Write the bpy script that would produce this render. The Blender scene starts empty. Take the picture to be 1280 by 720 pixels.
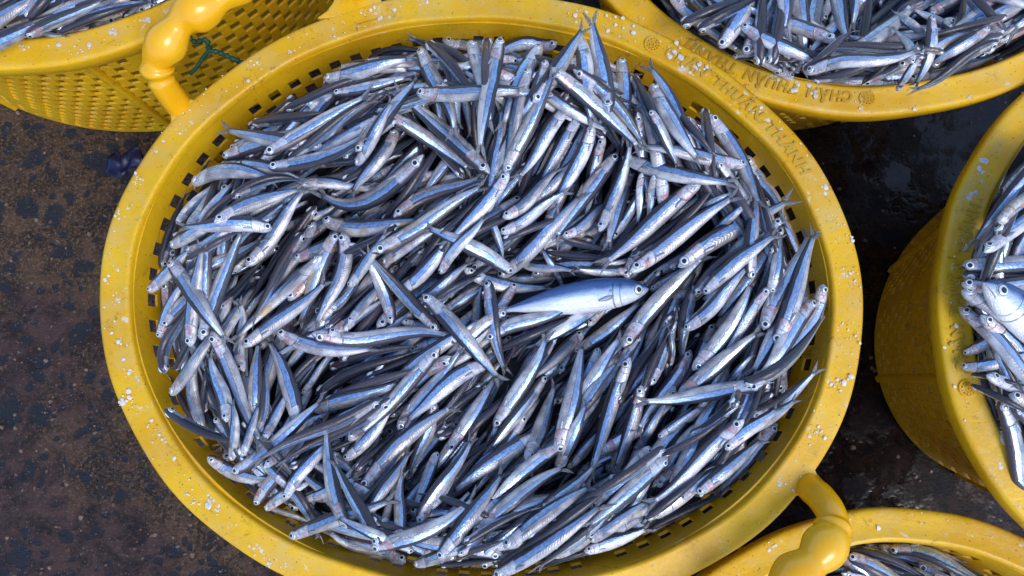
import bpy, bmesh, math, random
import numpy as np
from mathutils import Vector

random.seed(7)
rng = np.random.default_rng(11)
SC = bpy.context.scene
COL = SC.collection
R = math.radians

# ------------------------------------------------------------------ camera
F_PX, TILT, CAM_Z, RIM_Z = 1024.0, R(9), 0.92, 0.28
cam_d = bpy.data.cameras.new('camera')
cam_d.sensor_width = 36
cam_d.lens = 36 * F_PX / 1280
cam_d.clip_start, cam_d.clip_end = 0.01, 100
cam = bpy.data.objects.new('camera', cam_d)
COL.objects.link(cam)
cam.location = (0, 0, CAM_Z)
cam.rotation_euler = (TILT, 0, 0)
SC.camera = cam

# ------------------------------------------------------------------ light
world = bpy.data.worlds.new('World')
SC.world = world
world.use_nodes = True
wn = world.node_tree.nodes
sky = wn.new('ShaderNodeTexSky')
sky.sky_type = 'NISHITA'
sky.sun_disc = False
SUN_EL, SUN_AZ = R(56), R(142)        # azimuth measured clockwise from +Y
sky.sun_elevation = SUN_EL
sky.sun_rotation = SUN_AZ
sky.air_density, sky.dust_density, sky.ozone_density = 1.0, 1.0, 1.6
world.node_tree.links.new(sky.outputs[0], wn['Background'].inputs[0])
wn['Background'].inputs[1].default_value = 0.15
sun_d = bpy.data.lights.new('sun', 'SUN')
sun_d.energy = 1.1
sun_d.angle = R(24)
sun_d.color = (1.0, 0.96, 0.91)
sun = bpy.data.objects.new('sun', sun_d)
COL.objects.link(sun)
sun.rotation_euler = Vector((math.sin(SUN_AZ) * math.cos(SUN_EL), math.cos(SUN_AZ) * math.cos(SUN_EL),
                             math.sin(SUN_EL))).to_track_quat('Z', 'Y').to_euler()
SC.view_settings.view_transform = 'Standard'
SC.view_settings.look = 'None'
SC.view_settings.gamma = 1
SC.view_settings.exposure = 0.72
SC.cycles.max_bounces = 8


def unp(x, y, z):
    """the world point at height z that is seen at photograph pixel x, y (arrays welcome)"""
    a = (np.asarray(x, float) - 640) / F_PX
    b = (360 - np.asarray(y, float)) / F_PX
    dy = b * math.cos(TILT) + math.sin(TILT)
    dz = b * math.sin(TILT) - math.cos(TILT)
    s = (np.asarray(z, float) - CAM_Z) / dz
    return np.stack([a * s, dy * s, CAM_Z + dz * s], -1)


def proj(p):
    x, y, z = p[..., 0], p[..., 1], p[..., 2] - CAM_Z
    f = y * math.sin(TILT) - z * math.cos(TILT)
    u = y * math.cos(TILT) + z * math.sin(TILT)
    return 640 + F_PX * x / f, 360 - F_PX * u / f


# ------------------------------------------------------------------ node helpers
class N:
    def __init__(s, name):
        s.m = bpy.data.materials.new(name)
        s.m.use_nodes = True
        s.t = s.m.node_tree
        s.b = s.t.nodes['Principled BSDF']

    def new(s, kind, **kw):
        n = s.t.nodes.new(kind)
        for k, v in kw.items():
            setattr(n, k, v)
        return n

    def put(s, sock, v):
        if isinstance(v, bpy.types.NodeSocket):
            s.t.links.new(v, sock)
        elif isinstance(v, (tuple, list)):
            sock.default_value = (*v, 1) if len(v) == 3 and len(sock.default_value) == 4 else v
        else:
            sock.default_value = v

    def set(s, **kw):
        for k, v in kw.items():
            s.put(s.b.inputs[k.replace('_', ' ')], v)

    def math(s, op, a, b=0.0, c=0.0, clamp=False):
        n = s.new('ShaderNodeMath', operation=op, use_clamp=clamp)
        for i, v in enumerate((a, b, c)):
            s.put(n.inputs[i], v)
        return n.outputs[0]

    def step(s, v, lo, hi):
        n = s.new('ShaderNodeMapRange', interpolation_type='SMOOTHSTEP')
        s.put(n.inputs[0], v)
        n.inputs[1].default_value, n.inputs[2].default_value = lo, hi
        return n.outputs[0]

    def mix(s, f, a, b, mode='MIX'):
        n = s.new('ShaderNodeMix', data_type='RGBA', blend_type=mode)
        s.put(n.inputs[0], f); s.put(n.inputs[6], a); s.put(n.inputs[7], b)
        return n.outputs[2]

    def lerp(s, f, a, b):
        n = s.new('ShaderNodeMix', data_type='FLOAT')
        s.put(n.inputs[0], f); s.put(n.inputs[2], a); s.put(n.inputs[3], b)
        return n.outputs[0]

    def noise(s, vec, scale, detail=2.0, rough=0.5, dist=0.0):
        n = s.new('ShaderNodeTexNoise')
        if vec is not None: s.put(n.inputs['Vector'], vec)
        n.inputs['Scale'].default_value = scale
        n.inputs['Detail'].default_value = detail
        n.inputs['Roughness'].default_value = rough
        n.inputs['Distortion'].default_value = dist
        return n.outputs[0]

    def voro(s, vec, scale, out='Distance', feature='F1', rand=1.0):
        n = s.new('ShaderNodeTexVoronoi', feature=feature)
        if vec is not None: s.put(n.inputs['Vector'], vec)
        n.inputs['Scale'].default_value = scale
        n.inputs['Randomness'].default_value = rand
        return n.outputs[out]

    def xyz(s, x, y, z):
        n = s.new('ShaderNodeCombineXYZ')
        s.put(n.inputs[0], x); s.put(n.inputs[1], y); s.put(n.inputs[2], z)
        return n.outputs[0]

    def sep(s, v):
        n = s.new('ShaderNodeSeparateXYZ')
        s.put(n.inputs[0], v)
        return n.outputs

    def bump(s, h, strength, dist, normal=None):
        n = s.new('ShaderNodeBump')
        n.inputs['Strength'].default_value = strength
        n.inputs['Distance'].default_value = dist
        s.put(n.inputs['Height'], h)
        if normal is not None: s.put(n.inputs['Normal'], normal)
        return n.outputs[0]


# ------------------------------------------------------------------ materials
def mat_plastic():
    s = N('yellow_plastic')
    p = s.new('ShaderNodeTexCoord').outputs['Object']
    g = s.new('ShaderNodeNewGeometry')
    nz = s.sep(g.outputs['Normal'])[2]
    big = s.noise(p, 14, 3, .6)
    fine = s.noise(p, 160, 4, .65)
    base = s.mix(s.step(big, .35, .7), (.80, .47, .008), (.68, .36, .006))
    # chalky scuffs where the lip is rubbed
    scuff = s.math('MULTIPLY', s.step(s.noise(p, 38, 5, .7), .42, .72), s.step(nz, .45, .9))
    col = s.mix(s.math('MULTIPLY', scuff, .75), base, (.66, .45, .12))
    # brown grime in spots and streaks
    grime = s.step(s.noise(p, 48, 7, .78, .4), .57, .72)
    col = s.mix(s.math('MULTIPLY', grime, .6), col, (.17, .085, .02))
    crack = s.math('SUBTRACT', 1.0, s.step(s.voro(s.xyz(*[s.math('ADD', c_, s.math('MULTIPLY', s.math('SUBTRACT', s.noise(p, 60, 4, .7), .5), .03)) for c_ in s.sep(p)]), 26, 'Distance', 'DISTANCE_TO_EDGE'), .0, .022))
    crack = s.math('MULTIPLY', crack, s.step(s.noise(p, 21, 3, .6), .56, .64))
    col = s.mix(s.math('MULTIPLY', crack, .65), col, (.14, .07, .02))
    speck = s.step(s.noise(p, 420, 2, .6), .66, .73)
    col = s.mix(s.math('MULTIPLY', speck, .7), col, (.08, .04, .015))
    salt = s.math('MULTIPLY', s.step(s.noise(p, 70, 4, .6, .3), .64, .71), s.step(nz, .6, .95))
    col = s.mix(s.math('MULTIPLY', salt, .75), col, (.72, .66, .62))
    s.set(Base_Color=col, Roughness=s.lerp(fine, .28, .58), Specular_IOR_Level=.45,
          Normal=s.bump(s.math('ADD', fine, s.math('MULTIPLY', big, 2.0)), .35, .0015))
    s.b.inputs['Subsurface Weight'].default_value = .06
    s.b.inputs['Subsurface Radius'].default_value = (.008, .004, .0008)
    s.b.inputs['Subsurface Scale'].default_value = 1.0
    return s.m


def mat_handle():
    s = N('orange_yellow_plastic')
    p = s.new('ShaderNodeTexCoord').outputs['Object']
    col = s.mix(s.step(s.noise(p, 30, 4, .6), .35, .75), (.86, .42, .001), (.84, .47, .012))
    dirt = s.step(s.noise(p, 190, 4, .7, .6), .68, .76)
    col = s.mix(s.math('MULTIPLY', dirt, .6), col, (.2, .09, .01))
    s.set(Base_Color=col, Roughness=s.lerp(s.noise(p, 90, 3), .16, .42),
          Normal=s.bump(s.noise(p, 120, 4, .6), .25, .001))
    s.b.inputs['Subsurface Weight'].default_value = .2
    s.b.inputs['Subsurface Radius'].default_value = (.01, .005, .001)
    s.b.inputs['Subsurface Scale'].default_value = 1.0
    s.b.inputs['Coat Weight'].default_value = .3
    s.b.inputs['Coat Roughness'].default_value = .12
    return s.m


def mat_fish():
    s = N('anchovy_skin')
    uvn = s.new('ShaderNodeUVMap', uv_map='body').outputs[0]
    rn = s.new('ShaderNodeUVMap', uv_map='fish').outputs[0]
    u, v, _ = s.sep(uvn)
    r1, r2, _ = s.sep(rn)
    off = s.math('MULTIPLY', r1, 57.0)
    off2 = s.math('MULTIPLY', r2, 31.0)
    P = s.xyz(s.math('MULTIPLY', u, 7.0), s.math('MULTIPLY', v, 1.6), off)       # stretched along the body
    PF = s.xyz(s.math('MULTIPLY', u, 40.0), s.math('MULTIPLY', v, 14.0), off)
    wob = s.math('MULTIPLY', s.math('SUBTRACT', s.noise(P, 1.2, 3), .5), .10)
    fin = s.math('MULTIPLY', s.math('SUBTRACT', s.noise(PF, 1.2, 3), .5), .035)
    vv = s.math('ADD', s.math('ADD', v, wob), fin)
    vv = s.math('ADD', vv, s.math('MULTIPLY', s.math('SUBTRACT', s.math('FRACT', s.math('MULTIPLY', r1, 7.31)), .5), .07))
    # colours of the zones
    n1 = s.noise(PF, .8, 4, .6)
    scales = s.voro(s.xyz(s.math('MULTIPLY', u, 62.0), s.math('MULTIPLY', v, 20.0), off), 1.0)
    back = s.mix(n1, (.013, .017, .030), (.056, .059, .084))
    back = s.mix(s.math('MULTIPLY', s.step(r2, .45, .9), .7), back, (.095, .075, .095))
    back = s.mix(s.math('MULTIPLY', s.step(scales, .1, .6), .35), back, (.02, .02, .03))
    stripe = s.mix(s.step(n1, .3, .7), (.60, .78, .98), (.22, .40, .82))
    stripe = s.mix(s.math('MULTIPLY', s.step(r1, .3, .9), .35), stripe, (.76, .82, .90))
    belly = s.mix(s.step(s.noise(P, 1.1, 3), .3, .7), (.72, .72, .74), (.35, .34, .39))
    belly = s.mix(s.math('MULTIPLY', s.step(s.noise(P, .9, 2), .55, .75), .40), belly, (.42, .29, .28))
    # blue speckles on the stripe's upper part, as rubbed scales
    spk = s.math('MULTIPLY', s.step(s.noise(s.xyz(s.math('MULTIPLY', u, 95.), s.math('MULTIPLY', v, 22.), off), 1.0, 3, .7), .56, .68),
                 s.step(s.noise(P, 2.0, 2), .42, .62))
    stripe = s.mix(s.math('MULTIPLY', spk, .75), stripe, (.07, .11, .22))
    m1 = s.step(vv, .325, .345)          # back -> stripe
    m2 = s.step(vv, .545, .565)           # stripe -> belly
    col = s.mix(m1, back, stripe)
    col = s.mix(m2, col, belly)
    edge = s.math('MULTIPLY', s.step(vv, .30, .322), s.math('SUBTRACT', 1.0, s.step(vv, .328, .345)))
    col = s.mix(s.math('MULTIPLY', edge, .7), col, (.02, .03, .07))
    line = s.math('MULTIPLY', s.step(vv, .535, .55), s.math('SUBTRACT', 1.0, s.step(vv, .56, .58)))
    col = s.mix(s.math('MULTIPLY', line, .6), col, (.12, .12, .17))
    # thin brown veins across some bellies
    vn = s.noise(s.xyz(s.math('ADD', s.math('MULTIPLY', u, 20.), s.math('MULTIPLY', v, 3.)), s.math('MULTIPLY', v, 1.5), off2), 1.0, 1)
    vein = s.math('SUBTRACT', 1.0, s.step(s.math('ABSOLUTE', s.math('SUBTRACT', vn, .56)), .004, .022))
    vein = s.math('MULTIPLY', s.math('MULTIPLY', vein, m2), s.math('MULTIPLY', s.step(r1, .35, .5), s.step(n1, .35, .6)))
    col = s.mix(s.math('MULTIPLY', vein, .6), col, (.30, .13, .07))
    # yellowish oily edge on some
    gold = s.math('MULTIPLY', s.math('MULTIPLY', s.step(r2, .90, .95), s.step(s.noise(P, 1.4, 2), .48, .6)), m2)
    col = s.mix(s.math('MULTIPLY', gold, .6), col, (.50, .33, .10))
    # brown rubbed patches
    rub = s.math('MULTIPLY', s.step(s.noise(s.xyz(s.math('MULTIPLY', u, 16.), s.math('MULTIPLY', v, 3.), off2), 1.0, 4, .7), .68, .74),
                 s.step(u, .15, .3))
    col = s.mix(s.math('MULTIPLY', rub, .7), col, (.20, .07, .035))
    tone = s.math('ADD', .68, s.math('MULTIPLY', s.math('FRACT', s.math('MULTIPLY', r2, 5.77)), .46))
    col = s.mix(1.0, col, s.xyz(tone, tone, s.math('MULTIPLY', tone, 1.0)), 'MULTIPLY')
    # head
    gl = s.math('SUBTRACT', u, s.math('MULTIPLY', s.math('SINE', s.math('MULTIPLY', s.math('POWER', v, .8), 3.1416)), .052))
    gl = s.math('ADD', gl, s.math('MULTIPLY', s.math('SUBTRACT', n1, .5), .012))
    head = s.math('SUBTRACT', 1.0, s.step(gl, .146, .166))
    nh = s.noise(s.xyz(s.math('MULTIPLY', u, 45.), s.math('MULTIPLY', v, 9.), off), 1.0, 3, .6)
    hcol = s.mix(s.step(nh, .35, .7), (.74, .76, .82), (.42, .43, .50))
    pink = s.math('MULTIPLY', s.step(s.noise(s.xyz(s.math('MULTIPLY', u, 14.), s.math('MULTIPLY', v, 3.), off2), 1.0, 2), .44, .62), s.step(u, .06, .10))
    hcol = s.mix(s.math('MULTIPLY', pink, s.lerp(s.step(r1, .2, .7), .2, .85)), hcol, (.50, .16, .15))
    hcol = s.mix(s.math('SUBTRACT', 1.0, s.step(s.math('ADD', vv, s.math('MULTIPLY', s.math('SUBTRACT', nh, .5), .15)), .22, .34)), hcol, (.060, .058, .085))
    hgold = s.math('MULTIPLY', s.math('MULTIPLY', s.step(r2, .90, .95), s.step(u, .08, .11)), s.step(nh, .35, .6))
    hcol = s.mix(s.math('MULTIPLY', hgold, .5), hcol, (.50, .33, .14))
    col = s.mix(s.math('MULTIPLY', head, .72), col, hcol)
    # gill slit, inner cheek line and mouth line
    def arc(lo, w, src):
        return s.math('MULTIPLY', s.step(src, lo - w, lo), s.math('SUBTRACT', 1.0, s.step(src, lo, lo + w)))
    gill = s.math('MULTIPLY', arc(.157, .008, gl), s.math('MULTIPLY', s.step(v, .25, .42), s.lerp(s.step(r2, .2, .8), .35, 1.0)))
    cheek = s.math('MULTIPLY', arc(.105, .005, s.math('SUBTRACT', u, s.math('MULTIPLY', s.math('SINE', s.math('MULTIPLY', v, 3.1416)), .018))), s.math('MULTIPLY', s.step(v, .35, .45), .6))
    mouth = s.math('MULTIPLY', s.math('MULTIPLY', arc(.60, .035, s.math('ADD', v, s.math('MULTIPLY', u, -.9))), s.math('SUBTRACT', 1.0, s.step(u, .085, .10))), 1.0)
    dark = s.math('MAXIMUM', s.math('MAXIMUM', gill, cheek), mouth)
    col = s.mix(s.math('MULTIPLY', dark, .6), col, (.07, .04, .06))
    # tail root: dusky
    col = s.mix(s.math('MULTIPLY', s.step(u, .80, .90), .5), col, (.10, .10, .10))
    # blood on a few
    bl = s.math('MULTIPLY', s.math('MULTIPLY', s.step(s.noise(s.xyz(s.math('MULTIPLY', u, 22.), s.math('MULTIPLY', v, 5.), off2), 1.0, 4, .7), .56, .68),
                 s.math('SUBTRACT', 1.0, s.step(u, .2, .38))), s.step(r1, .52, .66))
    col = s.mix(s.math('MULTIPLY', bl, .75), col, (.20, .018, .015))
    # metallic silver on stripe, partly on head and belly
    onstripe = s.math('MULTIPLY', m1, s.math('SUBTRACT', 1.0, m2))
    body_met = s.math('ADD', s.math('MULTIPLY', onstripe, .86), s.math('MULTIPLY', m2, .30))
    met = s.lerp(head, body_met, .28)
    met = s.math('MULTIPLY', met, s.math('SUBTRACT', 1.0, s.math('MULTIPLY', dark, .8)))
    # relief: scale rows on the back, slanting muscle bands on the belly, fine crinkle on the foil
    band = s.math('SINE', s.math('ADD', s.math('MULTIPLY', u, 260.), s.math('MULTIPLY', s.math('ABSOLUTE', s.math('SUBTRACT', v, .6)), 38.)))
    h = s.math('MULTIPLY', s.math('MULTIPLY', band, .22), s.math('MULTIPLY', m2, s.math('SUBTRACT', 1.0, head)))
    h = s.math('ADD', h, s.math('MULTIPLY', scales, .5))
    h = s.math('ADD', h, s.math('MULTIPLY', n1, .9))
    h = s.math('ADD', h, s.math('MULTIPLY', s.noise(s.xyz(s.math('MULTIPLY', u, 11.), s.math('MULTIPLY', v, 7.), off2), 1.0, 2), 1.2))
    h = s.math('SUBTRACT', h, s.math('MULTIPLY', dark, 2.2))
    h = s.math('ADD', h, s.math('MULTIPLY', head, .35))
    rough = s.lerp(n1, .22, .44)
    s.set(Base_Color=col, Metallic=met, Roughness=rough, Normal=s.bump(h, .6, .0004))
    s.b.inputs['Coat Weight'].default_value = .40
    s.b.inputs['Coat Roughness'].default_value = .07
    s.b.inputs['Coat IOR'].default_value = 1.38
    return s.m


def mat_mackerel():
    s = N('mackerel_skin')
    u, v, _ = s.sep(s.new('ShaderNodeUVMap', uv_map='body').outputs[0])
    P = s.xyz(s.math('MULTIPLY', u, 22.0), s.math('MULTIPLY', v, 7.0), 3.3)
    n = s.noise(P, 1.0, 4, .65)
    vv = s.math('ADD', v, s.math('MULTIPLY', s.math('SUBTRACT', n, .5), .09))
    col = s.mix(s.step(vv, .30, .46), s.mix(n, (.004, .028, .15), (.02, .12, .36)), (.40, .55, .80))
    col = s.mix(s.step(vv, .44, .66), col, (.84, .86, .90))
    fine = s.noise(s.xyz(s.math('MULTIPLY', u, 90.), s.math('MULTIPLY', v, 40.), 1.), 1.0, 3, .6)
    col = s.mix(s.math('MULTIPLY', s.step(fine, .55, .70), .22), col, (.12, .18, .36))
    gl = s.math('SUBTRACT', u, s.math('MULTIPLY', s.math('SINE', s.math('MULTIPLY', v, 3.1416)), .05))
    def arc(lo, w, src):
        return s.math('MULTIPLY', s.step(src, lo - w, lo), s.math('SUBTRACT', 1.0, s.step(src, lo, lo + w)))
    dark = s.math('MAXIMUM', arc(.20, .006, gl), s.math('MULTIPLY', arc(.155, .004, gl), .6))
    dark = s.math('MULTIPLY', dark, s.step(v, .22, .34))
    mouth = s.math('MULTIPLY', arc(.62, .03, s.math('ADD', v, s.math('MULTIPLY', u, -1.1))), s.math('SUBTRACT', 1.0, s.step(u, .075, .09)))
    dark = s.math('MAXIMUM', dark, mouth)
    spot = s.math('MULTIPLY', s.math('MULTIPLY', arc(.262, .012, u), arc(.42, .045, v)), 1.0)
    dark = s.math('MAXIMUM', dark, spot)
    col = s.mix(s.math('MULTIPLY', dark, .42), col, (.05, .07, .12))
    sc = s.voro(s.xyz(s.math('MULTIPLY', u, 110.), s.math('MULTIPLY', v, 52.), 0.), 1.0)
    col = s.mix(s.math('MULTIPLY', s.step(sc, .35, .75), .08), col, (.10, .14, .24))
    h = s.math('SUBTRACT', s.math('ADD', s.math('ADD', n, fine), s.math('MULTIPLY', sc, -.5)), s.math('MULTIPLY', dark, 2.0))
    s.set(Base_Color=col, Metallic=s.math('MULTIPLY', s.step(vv, .3, .6), .3), Roughness=s.lerp(n, .24, .42), Normal=s.bump(h, .8, .0007))
    s.b.inputs['Coat Weight'].default_value = .5
    s.b.inputs['Coat Roughness'].default_value = .14
    return s.m


def mat_fin():
    s = N('fin_membrane')
    u, v, _ = s.sep(s.new('ShaderNodeUVMap', uv_map='body').outputs[0])
    rays = s.math('SINE', s.math('MULTIPLY', v, 70.0))
    n = s.noise(s.new('ShaderNodeTexCoord').outputs['Object'], 900, 3)
    col = s.mix(s.step(rays, -.6, .8), (.09, .09, .12), (.34, .35, .40))
    col = s.mix(s.step(n, .5, .7), col, (.05, .05, .06))
    s.set(Base_Color=col, Roughness=.35, Alpha=s.lerp(s.step(rays, -.8, .6), .72, .96), Normal=s.bump(rays, .4, .0003))
    return s.m


def mat_eye():
    s = N('fish_eye')
    u, v, _ = s.sep(s.new('ShaderNodeUVMap', uv_map='body').outputs[0])
    p = s.new('ShaderNodeTexCoord').outputs['Object']
    iris = s.mix(s.noise(p, 700, 2), (.80, .85, .92), (.55, .62, .74))
    col = s.mix(s.step(u, .44, .50), (.006, .007, .012), iris)
    ring = s.math('MULTIPLY', s.step(u, .74, .80), s.math('SUBTRACT', 1.0, s.step(u, .86, .92)))
    col = s.mix(s.math('MULTIPLY', ring, .85), col, (.04, .04, .06))
    s.set(Base_Color=col, Metallic=s.math('MULTIPLY', s.step(u, .44, .5), .15), Roughness=.22)
    s.b.inputs['Coat Weight'].default_value = 1.0
    s.b.inputs['Coat Roughness'].default_value = .03
    return s.m


def mat_simple(name, col, rough=.5, var=.25, scale=200, metal=0., bump=.3, alpha=1., sss=0., trans=0.):
    s = N(name)
    p = s.new('ShaderNodeTexCoord').outputs['Object']
    n = s.noise(p, scale, 4, .6)
    c2 = tuple(c * (1 - var) for c in col)
    s.set(Base_Color=s.mix(n, col, c2), Roughness=rough, Metallic=metal, Normal=s.bump(n, bump, .001))
    s.b.inputs['Transmission Weight'].default_value = trans
    if sss:
        s.b.inputs['Subsurface Weight'].default_value = sss
        s.b.inputs['Subsurface Radius'].default_value = (.002, .002, .003)
        s.b.inputs['Subsurface Scale'].default_value = 1.0
    return s.m


def mat_ground():
    s = N('wet_worn_concrete')
    p = s.new('ShaderNodeTexCoord').outputs['Object']
    warp = s.new('ShaderNodeTexNoise')
    warp.inputs['Scale'].default_value = 22; warp.inputs['Detail'].default_value = 3
    s.put(warp.inputs['Vector'], p)
    wv = s.new('ShaderNodeVectorMath', operation='MULTIPLY_ADD')
    s.put(wv.inputs[0], warp.outputs['Color']); wv.inputs[1].default_value = (.03, .03, .03); s.put(wv.inputs[2], p)
    q = wv.outputs[0]
    sp = s.sep(p)
    big = s.noise(p, 4, 3, .6)
    mid = s.noise(q, 38, 5, .75)
    fine = s.noise(p, 260, 5, .8)
    micro = s.noise(p, 900, 3, .7)
    brown = s.mix(s.step(mid, .36, .62), (.018, .011, .008), (.100, .058, .036))
    brown = s.mix(s.math('MULTIPLY', s.step(fine, .48, .62), .85), brown, (.21, .135, .090))
    purple = s.mix(s.step(mid, .36, .62), (.014, .009, .014), (.080, .044, .044))
    purple = s.mix(s.math('MULTIPLY', s.step(fine, .52, .68), .6), purple, (.17, .10, .09))
    col = s.mix(s.step(s.math('ADD', big, s.math('MULTIPLY', sp[1], -.55)), .40, .56), brown, purple)
    col = s.mix(s.math('MULTIPLY', s.step(micro, .58, .70), .5), col, (.008, .006, .008))
    # dark bluish stones bedded in the cement
    def stones(sc, lo, hi, k0, k1, ch):
        d = s.voro(q, sc, 'Distance')
        keep = s.step(s.sep(s.voro(q, sc, 'Color'))[ch], k0, k1)
        dd = s.math('ADD', d, s.math('MULTIPLY', s.math('SUBTRACT', s.noise(p, 110, 4, .65), .5), .55))
        return s.math('MULTIPLY', s.math('SUBTRACT', 1.0, s.step(dd, lo, hi)), keep)
    stone = s.math('MAXIMUM', stones(26, .28, .42, .55, .59, 0), stones(48, .28, .44, .55, .60, 1))
    stone = s.math('MAXIMUM', stone, stones(95, .26, .42, .55, .60, 2))
    col = s.mix(s.math('MULTIPLY', stone, .92), col, s.mix(fine, (.008, .012, .024), (.024, .033, .052)))
    d3 = s.voro(q, 130, 'Distance')
    cc = s.sep(s.voro(q, 130, 'Color'))
    chip = s.math('MULTIPLY', s.math('SUBTRACT', 1.0, s.step(d3, .14, .32)), s.step(cc[0], .80, .84))
    col = s.mix(s.math('MULTIPLY', chip, .75), col, s.mix(cc[1], (.26, .21, .18), (.20, .07, .04)))
    d4 = s.voro(p, 330, 'Distance')
    c4 = s.sep(s.voro(p, 330, 'Color'))
    flk = s.math('MULTIPLY', s.math('SUBTRACT', 1.0, s.step(d4, .12, .34)), s.step(c4[0], .76, .80))
    col = s.mix(s.math('MULTIPLY', flk, .65), col, s.mix(c4[1], (.30, .22, .17), (.13, .16, .22)))
    # film of water at the right, where it lies still
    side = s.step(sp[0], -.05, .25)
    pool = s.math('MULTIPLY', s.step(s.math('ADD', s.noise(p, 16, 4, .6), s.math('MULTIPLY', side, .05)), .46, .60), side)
    col = s.mix(s.math('MULTIPLY', side, .80), col, (.004, .004, .006))  # wet tone plus the shade between the baskets, painted darker toward the right
    h = s.math('ADD', s.math('MULTIPLY', mid, 1.2), s.math('MULTIPLY', fine, .6))
    h = s.math('ADD', h, s.math('MULTIPLY', micro, .2))
    h = s.math('SUBTRACT', h, s.math('MULTIPLY', stone, .25))
    h = s.math('ADD', h, s.math('MULTIPLY', chip, .4))
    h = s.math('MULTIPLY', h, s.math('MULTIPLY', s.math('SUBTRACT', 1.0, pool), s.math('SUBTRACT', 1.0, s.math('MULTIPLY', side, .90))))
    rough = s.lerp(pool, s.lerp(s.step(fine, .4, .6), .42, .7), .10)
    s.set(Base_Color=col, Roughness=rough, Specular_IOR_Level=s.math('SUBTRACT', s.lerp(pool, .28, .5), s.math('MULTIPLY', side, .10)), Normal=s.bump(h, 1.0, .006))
    return s.m


M = dict(emboss=mat_simple('rubbed_raised_plastic', (.66, .40, .03), .5, .35, 260), pfin=mat_simple('pale_fin', (.40, .43, .50), .3, .3, 600, metal=.3), plastic=mat_plastic(), handle=mat_handle(), fish=mat_fish(), mack=mat_mackerel(), fin=mat_fin(), eye=mat_eye(),
         salt=mat_simple('salt_crystal', (.92, .90, .95), .3, .2, 900, sss=.3, trans=.15),
         grit=mat_simple('grit', (.23, .17, .14), .5, .6, 60),
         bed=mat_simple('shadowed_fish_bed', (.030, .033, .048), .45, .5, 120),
         cord=mat_simple('green_cord', (.008, .085, .050), .5, .5, 500),
         scrap=mat_simple('blue_plastic_film', (.005, .012, .085), .4, .6, 90),
         red=mat_simple('red_plastic', (.22, .012, .010), .4, .4, 90),
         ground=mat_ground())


# ------------------------------------------------------------------ object helpers
def mesh_obj(name, verts, faces, mat, parent=None, uvs=None, smooth=True):
    me = bpy.data.meshes.new(name)
    me.from_pydata([tuple(map(float, v)) for v in verts], [], [tuple(map(int, f)) for f in faces])
    if smooth:
        me.polygons.foreach_set('use_smooth', [True] * len(me.polygons))
    me.materials.append(mat)
    if uvs:
        li = np.empty(len(me.loops), np.int32)
        me.loops.foreach_get('vertex_index', li)
        for nm, arr in uvs.items():
            lay = me.uv_layers.new(name=nm)
            lay.data.foreach_set('uv', np.asarray(arr, np.float32)[li].ravel())
    me.update()
    o = bpy.data.objects.new(name, me)
    COL.objects.link(o)
    if parent is not None:
        o.parent = parent
    return o


def empty(name, loc):
    o = bpy.data.objects.new(name, None)
    o.empty_display_size = .02
    COL.objects.link(o)
    o.location = loc
    return o


def tag(o, label=None, cat=None, group=None, kind=None):
    for k, v in (('label', label), ('category', cat), ('group', group), ('kind', kind)):
        if v: o[k] = v
    return o


# ------------------------------------------------------------------ the ground
def build_ground():
    n = 2
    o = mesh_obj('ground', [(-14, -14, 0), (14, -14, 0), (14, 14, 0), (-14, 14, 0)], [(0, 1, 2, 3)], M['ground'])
    tag(o, 'wet dark stony concrete ground under the baskets', 'ground', kind='structure')
    # loose grit: angular chips lying on it
    V, Fc = [], []
    for _ in range(3200):
        x, y = rng.uniform(-.75, .75), rng.uniform(-.45, .75)
        r = .0007 + .0030 * rng.random() ** 4
        b = len(V)
        a0 = rng.random() * 6.28
        k = 6
        for j in range(k):
            a = a0 + j * 6.283 / k
            q = r * rng.uniform(.7, 1.15)
            V.append((x + q * math.cos(a), y + q * math.sin(a), -.0005))
        for j in range(k):
            a = a0 + j * 6.283 / k
            q = r * rng.uniform(.4, .7)
            V.append((x + q * math.cos(a), y + q * math.sin(a), r * rng.uniform(.35, .7)))
        for j in range(k):
            Fc.append((b + j, b + (j + 1) % k, b + k + (j + 1) % k, b + k + j))
        Fc.append(tuple(b + k + j for j in range(k)))
    o = mesh_obj('grit', V, Fc, M['grit'], smooth=False)
    tag(o, 'loose pale and brown grit scattered over the wet ground', 'grit', kind='stuff')


# ------------------------------------------------------------------ baskets
class Basket:
    pass


def make_outline(kind, args, z):
    t = np.linspace(0, 2 * np.pi, 721)[:-1]
    if kind == 'world':
        cx, cy, a, b, ph = args
        x = a * np.cos(t); y = b * np.sin(t)
        c, s = math.cos(ph), math.sin(ph)
        P = np.stack([cx + x * c - y * s, cy + x * s + y * c], -1)
        C = np.array([cx, cy])
    else:
        cx, cy, a, b = args
        P = unp(cx + a * np.cos(t), cy + b * np.sin(t), z)[:, :2]
        C = P.mean(0)
    d = P - C
    ang = np.arctan2(d[:, 1], d[:, 0])
    o = np.argsort(ang)
    ang, rad = ang[o], np.hypot(d[:, 0], d[:, 1])[o]
    return C, ang, rad


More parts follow.
